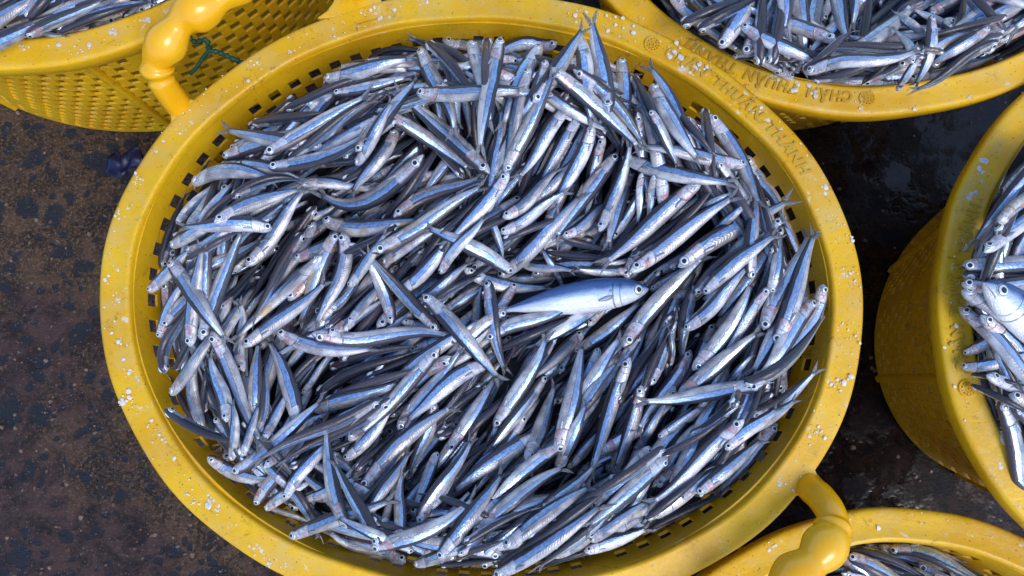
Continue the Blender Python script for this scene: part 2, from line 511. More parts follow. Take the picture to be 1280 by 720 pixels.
def tube_mesh(path, radii, k=20, squash=None):
    """rings swept along a 3-D polyline; radii per point"""
    path = np.asarray(path, float)
    V, Fc = [], []
    T = np.gradient(path, axis=0)
    T /= np.linalg.norm(T, axis=1)[:, None]
    up = np.array([0, 0, 1.0])
    for i, (p, t, r) in enumerate(zip(path, T, radii)):
        a = np.cross(t, up)
        if np.linalg.norm(a) < 1e-3: a = np.array([1., 0, 0])
        a /= np.linalg.norm(a)
        b = np.cross(a, t)
        for j in range(k):
            th = 2 * np.pi * j / k
            V.append(p + r * (math.cos(th) * a + math.sin(th) * b))
    n = len(path)
    for i in range(n - 1):
        for j in range(k):
            Fc.append((i * k + j, i * k + (j + 1) % k, (i + 1) * k + (j + 1) % k, (i + 1) * k + j))
    Fc.append(tuple(range(k))[::-1]); Fc.append(tuple((n - 1) * k + j for j in range(k)))
    return V, Fc


def spline(P, n):
    P = np.asarray(P, float)
    m = len(P)
    Q = np.vstack([2 * P[0] - P[1], P, 2 * P[-1] - P[-2]])
    out = []
    for s in np.linspace(0, m - 1, n):
        i = min(int(s), m - 2); f = s - i
        p0, p1, p2, p3 = Q[i], Q[i + 1], Q[i + 2], Q[i + 3]
        out.append(.5 * (2 * p1 + (p2 - p0) * f + (2 * p0 - 5 * p1 + 4 * p2 - p3) * f * f + (3 * p1 - p0 - 3 * p2 + p3) * f ** 3))
    return np.array(out)


def build_basket(key, kind, args, z, label, text_at=None, bottom=.76, seed=0):
    B = Basket()
    B.key, B.z = key, z
    B.C, B.ang, B.rad = make_outline(kind, args, z)
    lr = np.random.default_rng(seed)
    # slightly uneven, warped rim
    k1, k2, k3 = lr.uniform(0, 6.28, 3)

    def rr(th):
        th = np.mod(np.asarray(th, float) + np.pi, 2 * np.pi) - np.pi
        return np.interp(th, B.ang, B.rad, period=2 * np.pi)

    def wob(th):
        return .0012 * np.sin(3 * th + k1) + .0007 * np.sin(7 * th + k2) + .0004 * np.sin(17 * th + k3)
    B.r = rr
    root = empty('yellow_basket', (B.C[0], B.C[1], 0))
    tag(root, label, 'basket', 'yellow plastic fish baskets')
    B.root = root
    NB = 320
    th = np.linspace(0, 2 * np.pi, NB, endpoint=False)
    r0 = rr(th)

    def ring(off, dz):
        r = r0 - off + (wob(th) if off < .03 else 0)
        return np.stack([r * np.cos(th), r * np.sin(th), np.full(NB, z + dz) + .0009 * np.sin(5 * th + k2)], -1)
    # ---- rim: rolled outer skirt, flat lip, raised bead at the inside, start of wall
    prof = [(.0045, -.019), (.0030, -.0195), (.0018, -.018), (.0008, -.010), (.0003, -.004), (.0010, -.0015), (.0032, -.0002),
            (.0055, .0), (.013, .0006), (.0205, .0013), (.0225, .0022), (.0240, .0023), (.0256, .0012), (.0264, -.0012), (.0268, -.003), (.0270, -.0036),
            (.0325, -.0172), (.0312, -.009), (.0300, -.0035), (.0285, -.0028)]
    prof = [(o_, d_) for o_, d_ in prof[:16]]
    inner = [(.0262, -.0050), (.0250, -.0040), (.0235, -.0026), (.0120, -.0028), (.0060, -.0032), (.0042, -.006)]
    allp = prof + inner
    V = np.concatenate([ring(o_, d_) for o_, d_ in allp])
    Fc = []
    m = len(allp)
    for i in range(m):
        i2 = (i + 1) % m
        for j in range(NB):
            j2 = (j + 1) % NB
            Fc.append((i * NB + j, i * NB + j2, i2 * NB + j2, i2 * NB + j))
    V[:, 2] -= 0
    o = mesh_obj('rim', V, Fc, M['plastic'], root)
    bm = bmesh.new(); bm.from_mesh(o.data); bmesh.ops.recalc_face_normals(bm, faces=bm.faces); bm.to_mesh(o.data); bm.free()
    B.rim = o
    # ---- pierced wall
    cols = 2 * int(round(2 * np.pi * r0.mean() / .0216))
    sub = 2
    nc = cols * sub
    thw = np.linspace(0, 2 * np.pi, nc, endpoint=False)
    rw = rr(thw)
    H = z - .007
    levels = [0, .008, .017]
    y = .017
    rows = []                      # (row index of hole band)
    while y < H - .02:
        rows.append(len(levels) - 1)
        y += .0120; levels.append(y)
        y += .0034; levels.append(y)
    levels.append(H)
    V, Fc = [], []
    B.bottom = bottom

    def wall_r(r, depth):           # depth measured down from the lip
        t = depth / z
        top = r - .0268
        return top * (1 - t) + top * bottom * t
    B.wall_r = wall_r
    for L in levels:
        r = wall_r(rw, L + .003)
        V.append(np.stack([r * np.cos(thw), r * np.sin(thw), np.full(nc, z - .003 - L) + .0009 * np.sin(5 * thw + k2) * max(0, 1 - L * 20)], -1))
    V = np.concatenate(V)
    V[:, 2] = np.maximum(V[:, 2], .004)
    for i in range(len(levels) - 1):
        hole = i in rows
        par = rows.index(i) % 2 if hole else 0
        for j in range(nc):
            c = j // sub
            if hole and c % 2 == par and (c // 2) % 11 != 10:
                continue
            j2 = (j + 1) % nc
            Fc.append((i * nc + j, (i + 1) * nc + j, (i + 1) * nc + j2, i * nc + j2))
    w = mesh_obj('perforated_wall', V, Fc, M['plastic'], root, smooth=False)
    md = w.modifiers.new('thick', 'SOLIDIFY'); md.thickness = .0024; md.offset = 1.0
    # ---- outer ribs and foot, base
    for a in np.arange(0, 2 * np.pi, 2 * np.pi / 8) + .3:
        V, Fc = [], []
        for L in np.linspace(.012, H, 10):
            r = float(wall_r(rr(a), L + .003)) + .0018
            zz = max(z - .003 - L, .004)
            for da, dr in ((-.004, 0), (-.003, .0045), (.003, .0045), (.004, 0)):
                aa = a + da / r
                V.append(((r + dr) * math.cos(aa), (r + dr) * math.sin(aa), zz))
        for i in range(9):
            for j in range(3):
                q = i * 4 + j
                Fc.append((q, q + 1, q + 5, q + 4))
        mesh_obj('rib', V, Fc, M['plastic'], root)
    rb = wall_r(rr(th), z)
    V = [(0, 0, .006)] + [(q * math.cos(a), q * math.sin(a), .006) for q, a in zip(rb, th)]
    mesh_obj('base', V, [(0, 1 + j, 1 + (j + 1) % NB) for j in range(NB)], M['plastic'], root)
    # ---- raised lettering and seal on the lip
    if text_at is not None:
        start = text_at
        rs = float(rr(start)) - .0145
        # seal
        V, Fc = [], []
        def disc(cx, cy, r1, r2, zz, k=28):
            b = len(V)
            for j in range(k):
                a = 6.2832 * j / k
                V.append((cx + r1 * math.cos(a), cy + r1 * math.sin(a), zz)); V.append((cx + r2 * math.cos(a), cy + r2 * math.sin(a), zz))
                V.append((cx + (r1 + .0003) * math.cos(a), cy + (r1 + .0003) * math.sin(a), zz - .0012)); V.append((cx + max(r2 - .0003, 0) * math.cos(a), cy + max(r2 - .0003, 0) * math.sin(a), zz - .0012))
            for j in range(k):
                q, w2 = b + 4 * j, b + 4 * ((j + 1) % k)
                Fc.append((q, w2, w2 + 1, q + 1)); Fc.append((q + 2, w2 + 2, w2, q)); Fc.append((q + 1, w2 + 1, w2 + 3, q + 3))
        cx, cy = rs * math.cos(start), rs * math.sin(start)
        zt = z + .0016
        disc(cx, cy, .0068, .0056, zt)
        disc(cx, cy, .0040, .0034, zt)
        for j in range(12):
            a = 6.2832 * j / 12
            disc(cx + .0048 * math.cos(a), cy + .0048 * math.sin(a), .0007, .0001, zt, 8)
        for j in range(5):
            a = 6.2832 * j / 5
            disc(cx + .0019 * math.cos(a), cy + .0019 * math.sin(a), .0011, .0005, zt, 10)
        mesh_obj('raised_seal', V, Fc, M['plastic'], root, smooth=False)
        # text, clockwise, tops outwards
        cu = bpy.data.curves.new('t', 'FONT')
        cu.body = 'CHÂN THUẬN THÀNH'
        cu.size = 1.0
        cu.extrude = .05
        cu.bevel_depth = .012
        cu.offset = .026
        cu.space_character = 1.2
        cu.space_word = 1.5
        to = bpy.data.objects.new('t', cu)
        COL.objects.link(to)
        dg = bpy.context.evaluated_depsgraph_get()
        me = bpy.data.meshes.new_from_object(to.evaluated_get(dg))
        bpy.data.objects.remove(to)
        bm = bmesh.new(); bm.from_mesh(me)
        X = np.array([v.co[:] for v in bm.verts])
        xw = X[:, 0].max()
        S = .143 / xw                       # whole inscription length
        SH = .0135
        for v in bm.verts:
            s_ = .0125 + v.co.x * S
            rad = rs + (v.co.y - .36) * SH
            a = start - s_ / rs
            base = float(rr(a)) - float(rr(start))
            rad += base
            v.co = (rad * math.cos(a), rad * math.sin(a), z + .0009 + .00046 * (1 + v.co.z / .06) + .0009 * math.sin(5 * a + k2))
        bmesh.ops.recalc_face_normals(bm, faces=bm.faces)
        m2 = bpy.data.meshes.new('raised_lettering'); bm.to_mesh(m2); bm.free()
        m2.materials.clear(); m2.materials.append(M['emboss'])
        lo = bpy.data.objects.new('raised_lettering', m2)
        COL.objects.link(lo); lo.parent = root
    return B


def add_handle(B, pts, radii_spec, flange):
    """pts: (px, py, height over rim); radii_spec: list of (position 0..1, radius)"""
    P = np.array([unp(x, y, B.z + h) for x, y, h in pts])
    path = spline(P, 150)
    seg = np.r_[0, np.cumsum(np.linalg.norm(np.diff(path, axis=0), axis=1))]
    pos = seg / seg[-1]
    # evenly re-sampled
    tt = np.linspace(0, 1, 170)
    path = np.stack([np.interp(tt, pos, path[:, k]) for k in range(3)], -1)
    L = seg[-1]
    rad = np.full(len(tt), .0108)
    for kind, c, r in radii_spec:
        d = (tt - c) * L
        if kind == 'bead':
            w = r * 1.06
            e = np.where(np.abs(d) < w, .0110 + (r - .0110) * np.cos(np.pi / 2 * np.clip(d / w, -1, 1)) ** 1.3, 0)
            rad = np.maximum(rad, e)
        elif kind == 'ring':
            rad = np.maximum(rad, np.where(np.abs(d) < .003, .0112 + .0022 * np.sqrt(np.maximum(0, 1 - (d / .003) ** 2)), 0))
        elif kind == 'gap':
            rad = np.where(np.abs(d) < .0016, rad * .86, rad)
    c0 = np.array([B.C[0], B.C[1], 0])
    V, Fc = tube_mesh(path - c0, rad, 28)
    h = mesh_obj('handle', V, Fc, M['handle'], B.root)
    for fl in flange:
        top = unp([p[0] for p in fl], [p[1] for p in fl], B.z - .0008) - c0
        n = len(top)
        bot = top.copy(); bot[:, 2] -= .006
        V = np.concatenate([top, bot])
        Fc = [tuple(range(n))[::-1], tuple(range(n, 2 * n))] + [(j, (j + 1) % n, n + (j + 1) % n, n + j) for j in range(n)]
        f = mesh_obj('handle_bracket', V, Fc, M['plastic'], B.root, smooth=False)
        bm = bmesh.new(); bm.from_mesh(f.data); bmesh.ops.recalc_face_normals(bm, faces=bm.faces); bm.to_mesh(f.data); bm.free()
        md = f.modifiers.new('soft', 'BEVEL'); md.width = .0018; md.segments = 3
    return h


def salt_on(B, n, extra, label):
    """small crystals stuck on the lip: clusters and single grains"""
    V, Fc = [], []
    lr = np.random.default_rng(len(B.key) * 7 + 1)

    def grain(x, y, zz, r):
        b = len(V)
        k = 6
        a0 = lr.random() * 6.28
        hgt = min(r, .0007) * lr.uniform(.25, .7)
        for lev, q0 in ((-.2, 1.0), (.5, .95), (1.0, .5)):
            for j in range(k):
                a = a0 + j * 6.283 / k
                q = r * q0 * lr.uniform(.55, 1.3)
                V.append((x + q * math.cos(a), y + q * math.sin(a), zz + hgt * lev))
        for i in range(2):
            for j in range(k):
                Fc.append((b + i * k + j, b + i * k + (j + 1) % k, b + (i + 1) * k + (j + 1) % k, b + (i + 1) * k + j))
        Fc.append(tuple(b + 2 * k + j for j in range(k)))
    for _ in range(n):
        a = lr.uniform(0, 6.2832)
        off = lr.uniform(.003, .022)
        cl = lr.random() < .16
        r = float(B.r(a)) - off
        x, y = B.C[0] + r * math.cos(a), B.C[1] + r * math.sin(a)
        if cl:
            for _ in range(int(lr.integers(4, 13))):
                dx, dy = lr.normal(0, .0026, 2)
                rr_ = math.hypot(x + dx - B.C[0], y + dy - B.C[1])
                edge = float(B.r(math.atan2(y + dy - B.C[1], x + dx - B.C[0])))
                if .003 < edge - rr_ < .022:
                    grain(x + dx, y + dy, B.z + .0010, .0003 + .0013 * lr.random() ** 2)
        else:
            grain(x, y, B.z + .0010, (.0003 + .0006 * lr.random()) if lr.random() < .88 else lr.uniform(.0012, .0022))
    for (px, py, k, sp) in extra:                 # the big clusters the photograph shows
        c = unp(px, py, B.z)
        for _ in range(k):
            dx, dy = lr.normal(0, sp, 2)
            rr_ = math.hypot(c[0] + dx - B.C[0], c[1] + dy - B.C[1])
            edge = float(B.r(math.atan2(c[1] + dy - B.C[1], c[0] + dx - B.C[0])))
            if .0015 < edge - rr_ < .0235:
                grain(c[0] + dx, c[1] + dy, B.z + .0011, .0004 + .0020 * lr.random() ** 1.6)
    o = mesh_obj('salt_crystals', V, Fc, M['salt'], smooth=False)
    tag(o, label, 'salt', kind='stuff')


# ------------------------------------------------------------------ fish
HT = np.array([0, .012, .03, .05, .075, .10, .13, .17, .23, .32, .42, .52, .62, .70, .77, .83, .87, .885])
HH = np.array([.006, .022, .035, .0455, .052, .055, .0585, .062, .065, .069, .069, .064, .055, .045, .035, .027, .024, .026])
HW = np.array([.007, .021, .030, .035, .0355, .0375, .039, .040, .042, .0435, .043, .040, .034, .027, .020, .0135, .009, .006])
MT = np.array([0, .012, .03, .06, .10, .15, .20, .27, .36, .46, .56, .66, .75, .82, .87, .90])
MH = np.array([.003, .022, .042, .066, .090, .110, .122, .133, .138, .132, .116, .090, .062, .038, .024, .022])
MW = np.array([.003, .018, .034, .050, .062, .070, .074, .077, .078, .074, .064, .048, .032, .019, .012, .008])
HALF = {0: 'radial'}


def basis(dirv, roll, back):
    """dirv: spine tangent (pointing to the tail); back: 2-D vector the back should face; roll in radians from back-up"""
    t = dirv / np.linalg.norm(dirv)
    side = np.cross(t, [0, 0, 1.0]); side /= np.linalg.norm(side)
    if side[0] * back[0] + side[1] * back[1] < 0: side = -side
    upv = np.cross(side, t)
    if upv[2] < 0: upv = -upv
    D = math.cos(roll) * upv + math.sin(roll) * side
    Lt = np.cross(t, D)
    return t, D, Lt


def body_geo(spine, tans, roll, back, L, fat, nr, ns, species='anchovy', r1=0., r2=0., twist=0.):
    TT, HHt, WW = (HT, HH, HW) if species == 'anchovy' else (MT, MH, MW)
    tm = TT[-1]
    ts = np.linspace(0, 1, nr) ** 1.25 * tm
    V, UV = [], []
    for i, t in enumerate(ts):
        p = np.array([np.interp(t, np.linspace(0, 1, len(spine)), spine[:, k]) for k in range(3)])
        d = np.array([np.interp(t, np.linspace(0, 1, len(spine)), tans[:, k]) for k in range(3)])
        _, D, Lt = basis(d, roll + twist * (t - .4), back)
        hh = np.interp(t, TT, HHt) * L * fat
        ww = np.interp(t, TT, WW) * L * fat
        for j in range(ns):
            ph = 2 * np.pi * j / ns
            c, s_ = math.cos(ph), math.sin(ph)
            # back rounded, belly a little keeled, flanks full
            lat = ww * np.sign(s_) * abs(s_) ** (.82 if c > 0 else 1.05)
            ver = hh * (c if c > 0 else c * 1.0)
            V.append(p + D * ver + Lt * lat)
            UV.append((t, abs(ph if ph <= np.pi else 2 * np.pi - ph) / np.pi))
    Fc = []
    for i in range(nr - 1):
        for j in range(ns):
            j2 = (j + 1) % ns
            Fc.append((i * ns + j, (i + 1) * ns + j, (i + 1) * ns + j2, i * ns + j2))
    Fc.append(tuple(range(ns)))
    Fc.append(tuple((nr - 1) * ns + j for j in range(ns))[::-1])
    FID = np.tile([[r1, r2]], (len(V), 1))
    return np.array(V), Fc, np.array(UV), FID


def tail_geo(spine, tans, roll, back, L, fat, species='anchovy', closed=.6, lr=None):
    TT = HT if species == 'anchovy' else MT
    t0 = TT[-1] - .012
    p = np.array([np.interp(t0, np.linspace(0, 1, len(spine)), spine[:, k]) for k in range(3)])
    _, D, Lt = basis(tans[-1], roll, back)
    t = tans[-1] / np.linalg.norm(tans[-1])
    ln = (1.0 - t0) * L
    hh = (.025 if species == 'anchovy' else .022) * L * fat
    V, UV, Fc = [], [], []
    wav = (lr.uniform(-.25, .25), lr.uniform(-.3, .3)) if lr is not None else (0, 0)
    for sgn in (1, -1):
        b = len(V)
        n, m = 6, 4
        spread = closed * (.55 if sgn > 0 else .5)
        for i in range(n):
            f = i / (n - 1)
            for j in range(m):
                g = j / (m - 1)                     # 0 inner edge, 1 outer edge
                reach = ln * f * (.42 + .58 * g ** .9)
                y = sgn * (hh * (.08 + .92 * g) + spread * ln * f * (.10 + .62 * g))
                w = Lt * ln * (wav[0] * f * f * g + .04 * math.sin(5 * g + f * 3) * f)
                for sd in (1, -1):
                    V.append(p + t * reach + D * y + w + Lt * sd * L * (.0035 * (1 - f) + .0012))
                    UV.append((t0 + .1 * f, g))
        for i in range(n - 1):
            for j in range(m - 1):
                q = b + (i * m + j) * 2
                a, c, d, e = q, q + 2, q + 2 * m + 2, q + 2 * m
                Fc.append((a, c, d, e)); Fc.append((a + 1, e + 1, d + 1, c + 1))
        # rims
        def idx(i, j): return b + (i * m + j) * 2
        loop = [(i, 0) for i in range(n)] + [(n - 1, j) for j in range(1, m)] + [(i, m - 1) for i in range(n - 2, -1, -1)] + [(0, j) for j in range(m - 2, 0, -1)]
        for q in range(len(loop)):
            a, c = idx(*loop[q]), idx(*loop[(q + 1) % len(loop)])
            Fc.append((a, c, c + 1, a + 1))
    return np.array(V), Fc, np.array(UV)


def eye_geo(center, normal, r):
    n = normal / np.linalg.norm(normal)
    a = np.cross(n, [0.3, 0.5, 0.81]); a /= np.linalg.norm(a)
    b = np.cross(n, a)
    V, UV, Fc = [center + n * r * .36], [(0, 0)], []
    k = 18
    prof = [(.22, .355), (.42, .335), (.48, .32), (.62, .29), (.78, .22), (.88, .15), (1.0, -.05), (1.02, -.5)]
    for q, hgt in prof:
        for j in range(k):
            th = 6.28318 * j / k
            V.append(center + r * q * (math.cos(th) * a + math.sin(th) * b) + n * r * hgt)
            UV.append((q, 0))
    for j in range(k):
        Fc.append((0, 1 + j, 1 + (j + 1) % k))
    for i in range(len(prof) - 1):
        for j in range(k):
            j2 = (j + 1) % k
            Fc.append((1 + i * k + j, 1 + (i + 1) * k + j, 1 + (i + 1) * k + j2, 1 + i * k + j2))
    return np.array(V), Fc, np.array(UV)


def pectoral_geo(p0, t, D, out, L):
    """small pointed fin folded back along the belly behind the gill"""
    V, UV, Fc = [], [], []
    n, m = 5, 3
    for i in range(n):
        f = i / (n - 1)
        w = .018 * L * math.sin(.5 + 2.4 * f) * (1 - .3 * f)
        for j in range(m):
            g = j / (m - 1) - .5
            for sd in (1, -1):
                V.append(p0 + t * L * .085 * f + D * (w * g * 1.6 - .012 * L * f) + out * (L * (.004 + .010 * f) + sd * L * .0009))
                UV.append((.9, g + .5))
    for i in range(n - 1):
        for j in range(m - 1):
            q = (i * m + j) * 2
            a, c, d, e = q, q + 2, q + 2 * m + 2, q + 2 * m
            Fc.append((a, c, d, e)); Fc.append((a + 1, e + 1, d + 1, c + 1))
    loop = [(i, 0) for i in range(n)] + [(n - 1, 1)] + [(i, m - 1) for i in range(n - 1, -1, -1)] + [(0, 1)]
    for q in range(len(loop)):
        a, c = [(i * m + j) * 2 for i, j in (loop[q], loop[(q + 1) % len(loop)])]
        Fc.append((a, c, c + 1, a + 1))
    return np.array(V), Fc, np.array(UV)


COMP = {'u': (0, 1), 'd': (0, -1), 'l': (-1, 0), 'r': (1, 0)}
CELL = 3.0
GX0, GY0 = -400, -400
GW, GH = int(2000 / CELL), int(1500 / CELL)
HMAP = np.full((GH, GW), -9.0)


def hidx(x, y):
    return (np.clip(((y - GY0) / CELL).astype(int), 0, GH - 1), np.clip(((x - GX0) / CELL).astype(int), 0, GW - 1))


class Fish:
    pass


def lay(f, bed, species='anchovy'):
    """find the heights of the spine so the fish rests on what is already there"""
    TT, HHt, WW = (HT, HH, HW) if species == 'anchovy' else (MT, MH, MW)
    n = 15
    s = np.linspace(0, 1, n)
    h, t, m = np.array(f.h, float), np.array(f.t, float), np.array(f.m, float)
    # quadratic through head, middle (+sag), tail
    c = 2 * m - .5 * (h + t)
    P = ((1 - s) ** 2)[:, None] * h + (2 * s * (1 - s))[:, None] * c + (s ** 2)[:, None] * t
    Lpx = np.linalg.norm(np.diff(P, axis=0), axis=1).sum()
    d = np.gradient(P, axis=0); d /= np.linalg.norm(d, axis=1)[:, None]
    nrm0 = np.stack([-d[:, 1], d[:, 0]], -1)
    if species == 'anchovy': P = P + nrm0 * (np.sin(2 * np.pi * s) * f.sway * Lpx)[:, None]
    d = np.gradient(P, axis=0); d /= np.linalg.norm(d, axis=1)[:, None]
    nrm = np.stack([-d[:, 1], d[:, 0]], -1)
    hh = np.interp(s, TT, HHt, right=.01) * f.fat
    ww = np.interp(s, TT, WW, right=.004) * f.fat
    half_w = np.sqrt((ww * math.cos(f.roll)) ** 2 + (hh * math.sin(f.roll)) ** 2) * Lpx
    half_z = np.sqrt((hh * math.cos(f.roll)) ** 2 + (ww * math.sin(f.roll)) ** 2)
    Hs = np.full(n, -9.0)
    for k in (-.6, -.3, 0, .3, .6):
        Q = P + nrm * (half_w * k)[:, None]
        iy, ix = hidx(Q[:, 0], Q[:, 1])
        Hs = np.maximum(Hs, HMAP[iy, ix])
    Hs = np.maximum(Hs, bed)
    dist = (CAM_Z - Hs.mean()) / math.cos(TILT)
    L = Lpx / F_PX * dist * 1.0
    co = np.polyfit(s, Hs, 2, w=np.r_[.6, np.ones(n - 2), .6])
    if abs(co[1] + co[0]) > .020: co[1] = np.sign(co[1] + co[0]) * .020 - co[0]
    fit = np.polyval(co, s)
    lim = .012
    sag = co[0] * .25
    if abs(sag) > lim:
        co[0] = np.sign(sag) * lim * 4
        co[1], co[2] = np.polyfit(s, Hs - co[0] * s * s, 1)
        if abs(co[1] + co[0]) > .020: co[1] = np.sign(co[1] + co[0]) * .020 - co[0]
        fit = np.polyval(co, s)
    shift = np.percentile(Hs - fit, 66)
    z = fit + shift + half_z.max() * L * f.sink
    B = BK[f.basket]                       # slide in from the wall where the body would stand in it
    cpx = np.array(proj(np.array([B.C[0], B.C[1], B.z])))
    k_in = np.zeros(n)
    for _ in range(14):
        Q = P + (cpx - P) * k_in[:, None]
        q = unp(Q[:, 0], Q[:, 1], z)[:, :2] - B.C
        rad = np.hypot(q[:, 0], q[:, 1])
        edge = B.r(np.arctan2(q[:, 1], q[:, 0]))
        out = (rad > B.wall_r(edge, np.clip(B.z - z, 0, .2)) - .7 * half_w / Lpx * L) & (z < B.z - .001)
        if not out.any(): break
        k_in = k_in + np.where(out, .006, 0)
    k_in = np.maximum(k_in, np.convolve(np.pad(k_in, 2, 'edge'), np.ones(5) / 5, 'valid'))
    P = P + (cpx - P) * k_in[:, None]
    f.L = L
    sp = unp(P[:, 0], P[:, 1], z)
    f.spine = sp
    f.tans = np.gradient(sp, axis=0)
    f.L = np.linalg.norm(np.diff(sp[:, :2], axis=0), axis=1).sum()
    # print its upper side into the height map
    ss = np.linspace(0, .97, 60)
    PP = np.stack([np.interp(ss, s, P[:, k]) for k in (0, 1)], -1)
    NN = np.stack([np.interp(ss, s, nrm[:, k]) for k in (0, 1)], -1)
    hw = np.interp(ss, s, half_w); hz = np.interp(ss, s, half_z) * f.L; zz = np.interp(ss, s, z)
    for k in np.linspace(-.95, .95, 11):
        Q = PP + NN * (hw * k)[:, None]
        iy, ix = hidx(Q[:, 0], Q[:, 1])
        top = zz + hz * math.sqrt(1 - k * k) * .9
        np.maximum.at(HMAP, (iy, ix), top)
    f.P = P
    return f


def fish_objects(f, species='anchovy'):
    lr = np.random.default_rng(f.id + 100)
    org = f.spine.mean(0)
    big = species != 'anchovy'
    root_name = 'anchovy' if not big else 'small_mackerel'
    tw = lr.uniform(-.6, .6) if not big else 0
    V, Fc, UV, FID = body_geo(f.spine, f.tans, f.roll, f.back, f.L, f.fat, 40 if not big else 60, 22 if not big else 36, species, f.r1, f.r2, tw)
    root = empty(root_name, org)
    mesh_obj('body', V - org, Fc, M['fish'] if not big else M['mack'], root, {'body': UV, 'fish': FID})
    V, Fc, UV = tail_geo(f.spine, f.tans, f.roll + tw * .5, f.back, f.L, f.fat, species, lr.uniform(.5, 1.15), lr)
    mesh_obj('tail_fin', V - org, Fc, M['fin'], root, {'body': UV})
    te = .056 if not big else .085
    S = np.linspace(0, 1, len(f.spine))
    TT, HHt, WW = (HT, HH, HW) if not big else (MT, MH, MW)
    at = lambda q: np.array([np.interp(q, S, f.spine[:, k]) for k in range(3)])
    dt = lambda q: np.array([np.interp(q, S, f.tans[:, k]) for k in range(3)])
    p = at(te)
    t, D, Lt = basis(dt(te), f.roll + tw * (te - .4), f.back)
    hh = np.interp(te, TT, HHt) * f.L * f.fat; ww = np.interp(te, TT, WW) * f.L * f.fat
    for sgn in (1, -1):
        nrm = Lt * sgn
        if nrm[2] < -.25: continue
        c = p + D * hh * .16 + nrm * ww * .93
        er = (.0350 if not big else .040) * f.L * (f.fat ** .5)
        V, Fc, UV = eye_geo(c, nrm * .97 + D * .18 - t * .12, er)
        mesh_obj('eye', V - org, Fc, M['eye'], root, {'body': UV})
    # pectoral fin on the uppermost side
    tp = .19 if not big else .245
    t, D, Lt = basis(dt(tp), f.roll + tw * (tp - .4), f.back)
    sgn = 1 if Lt[2] > 0 else -1
    hh = np.interp(tp, TT, HHt) * f.L * f.fat; ww = np.interp(tp, TT, WW) * f.L * f.fat
    k = -.45 if not big else -.1
    p0 = at(tp) + D * hh * k + Lt * sgn * ww * math.sqrt(1 - k * k) * .9
    V, Fc, UV = pectoral_geo(p0, t, D, Lt * sgn, f.L * (1 if not big else 1.2))
    mesh_obj('pectoral_fin', V - org, Fc, M['pfin'], root, {'body': UV})
    return root


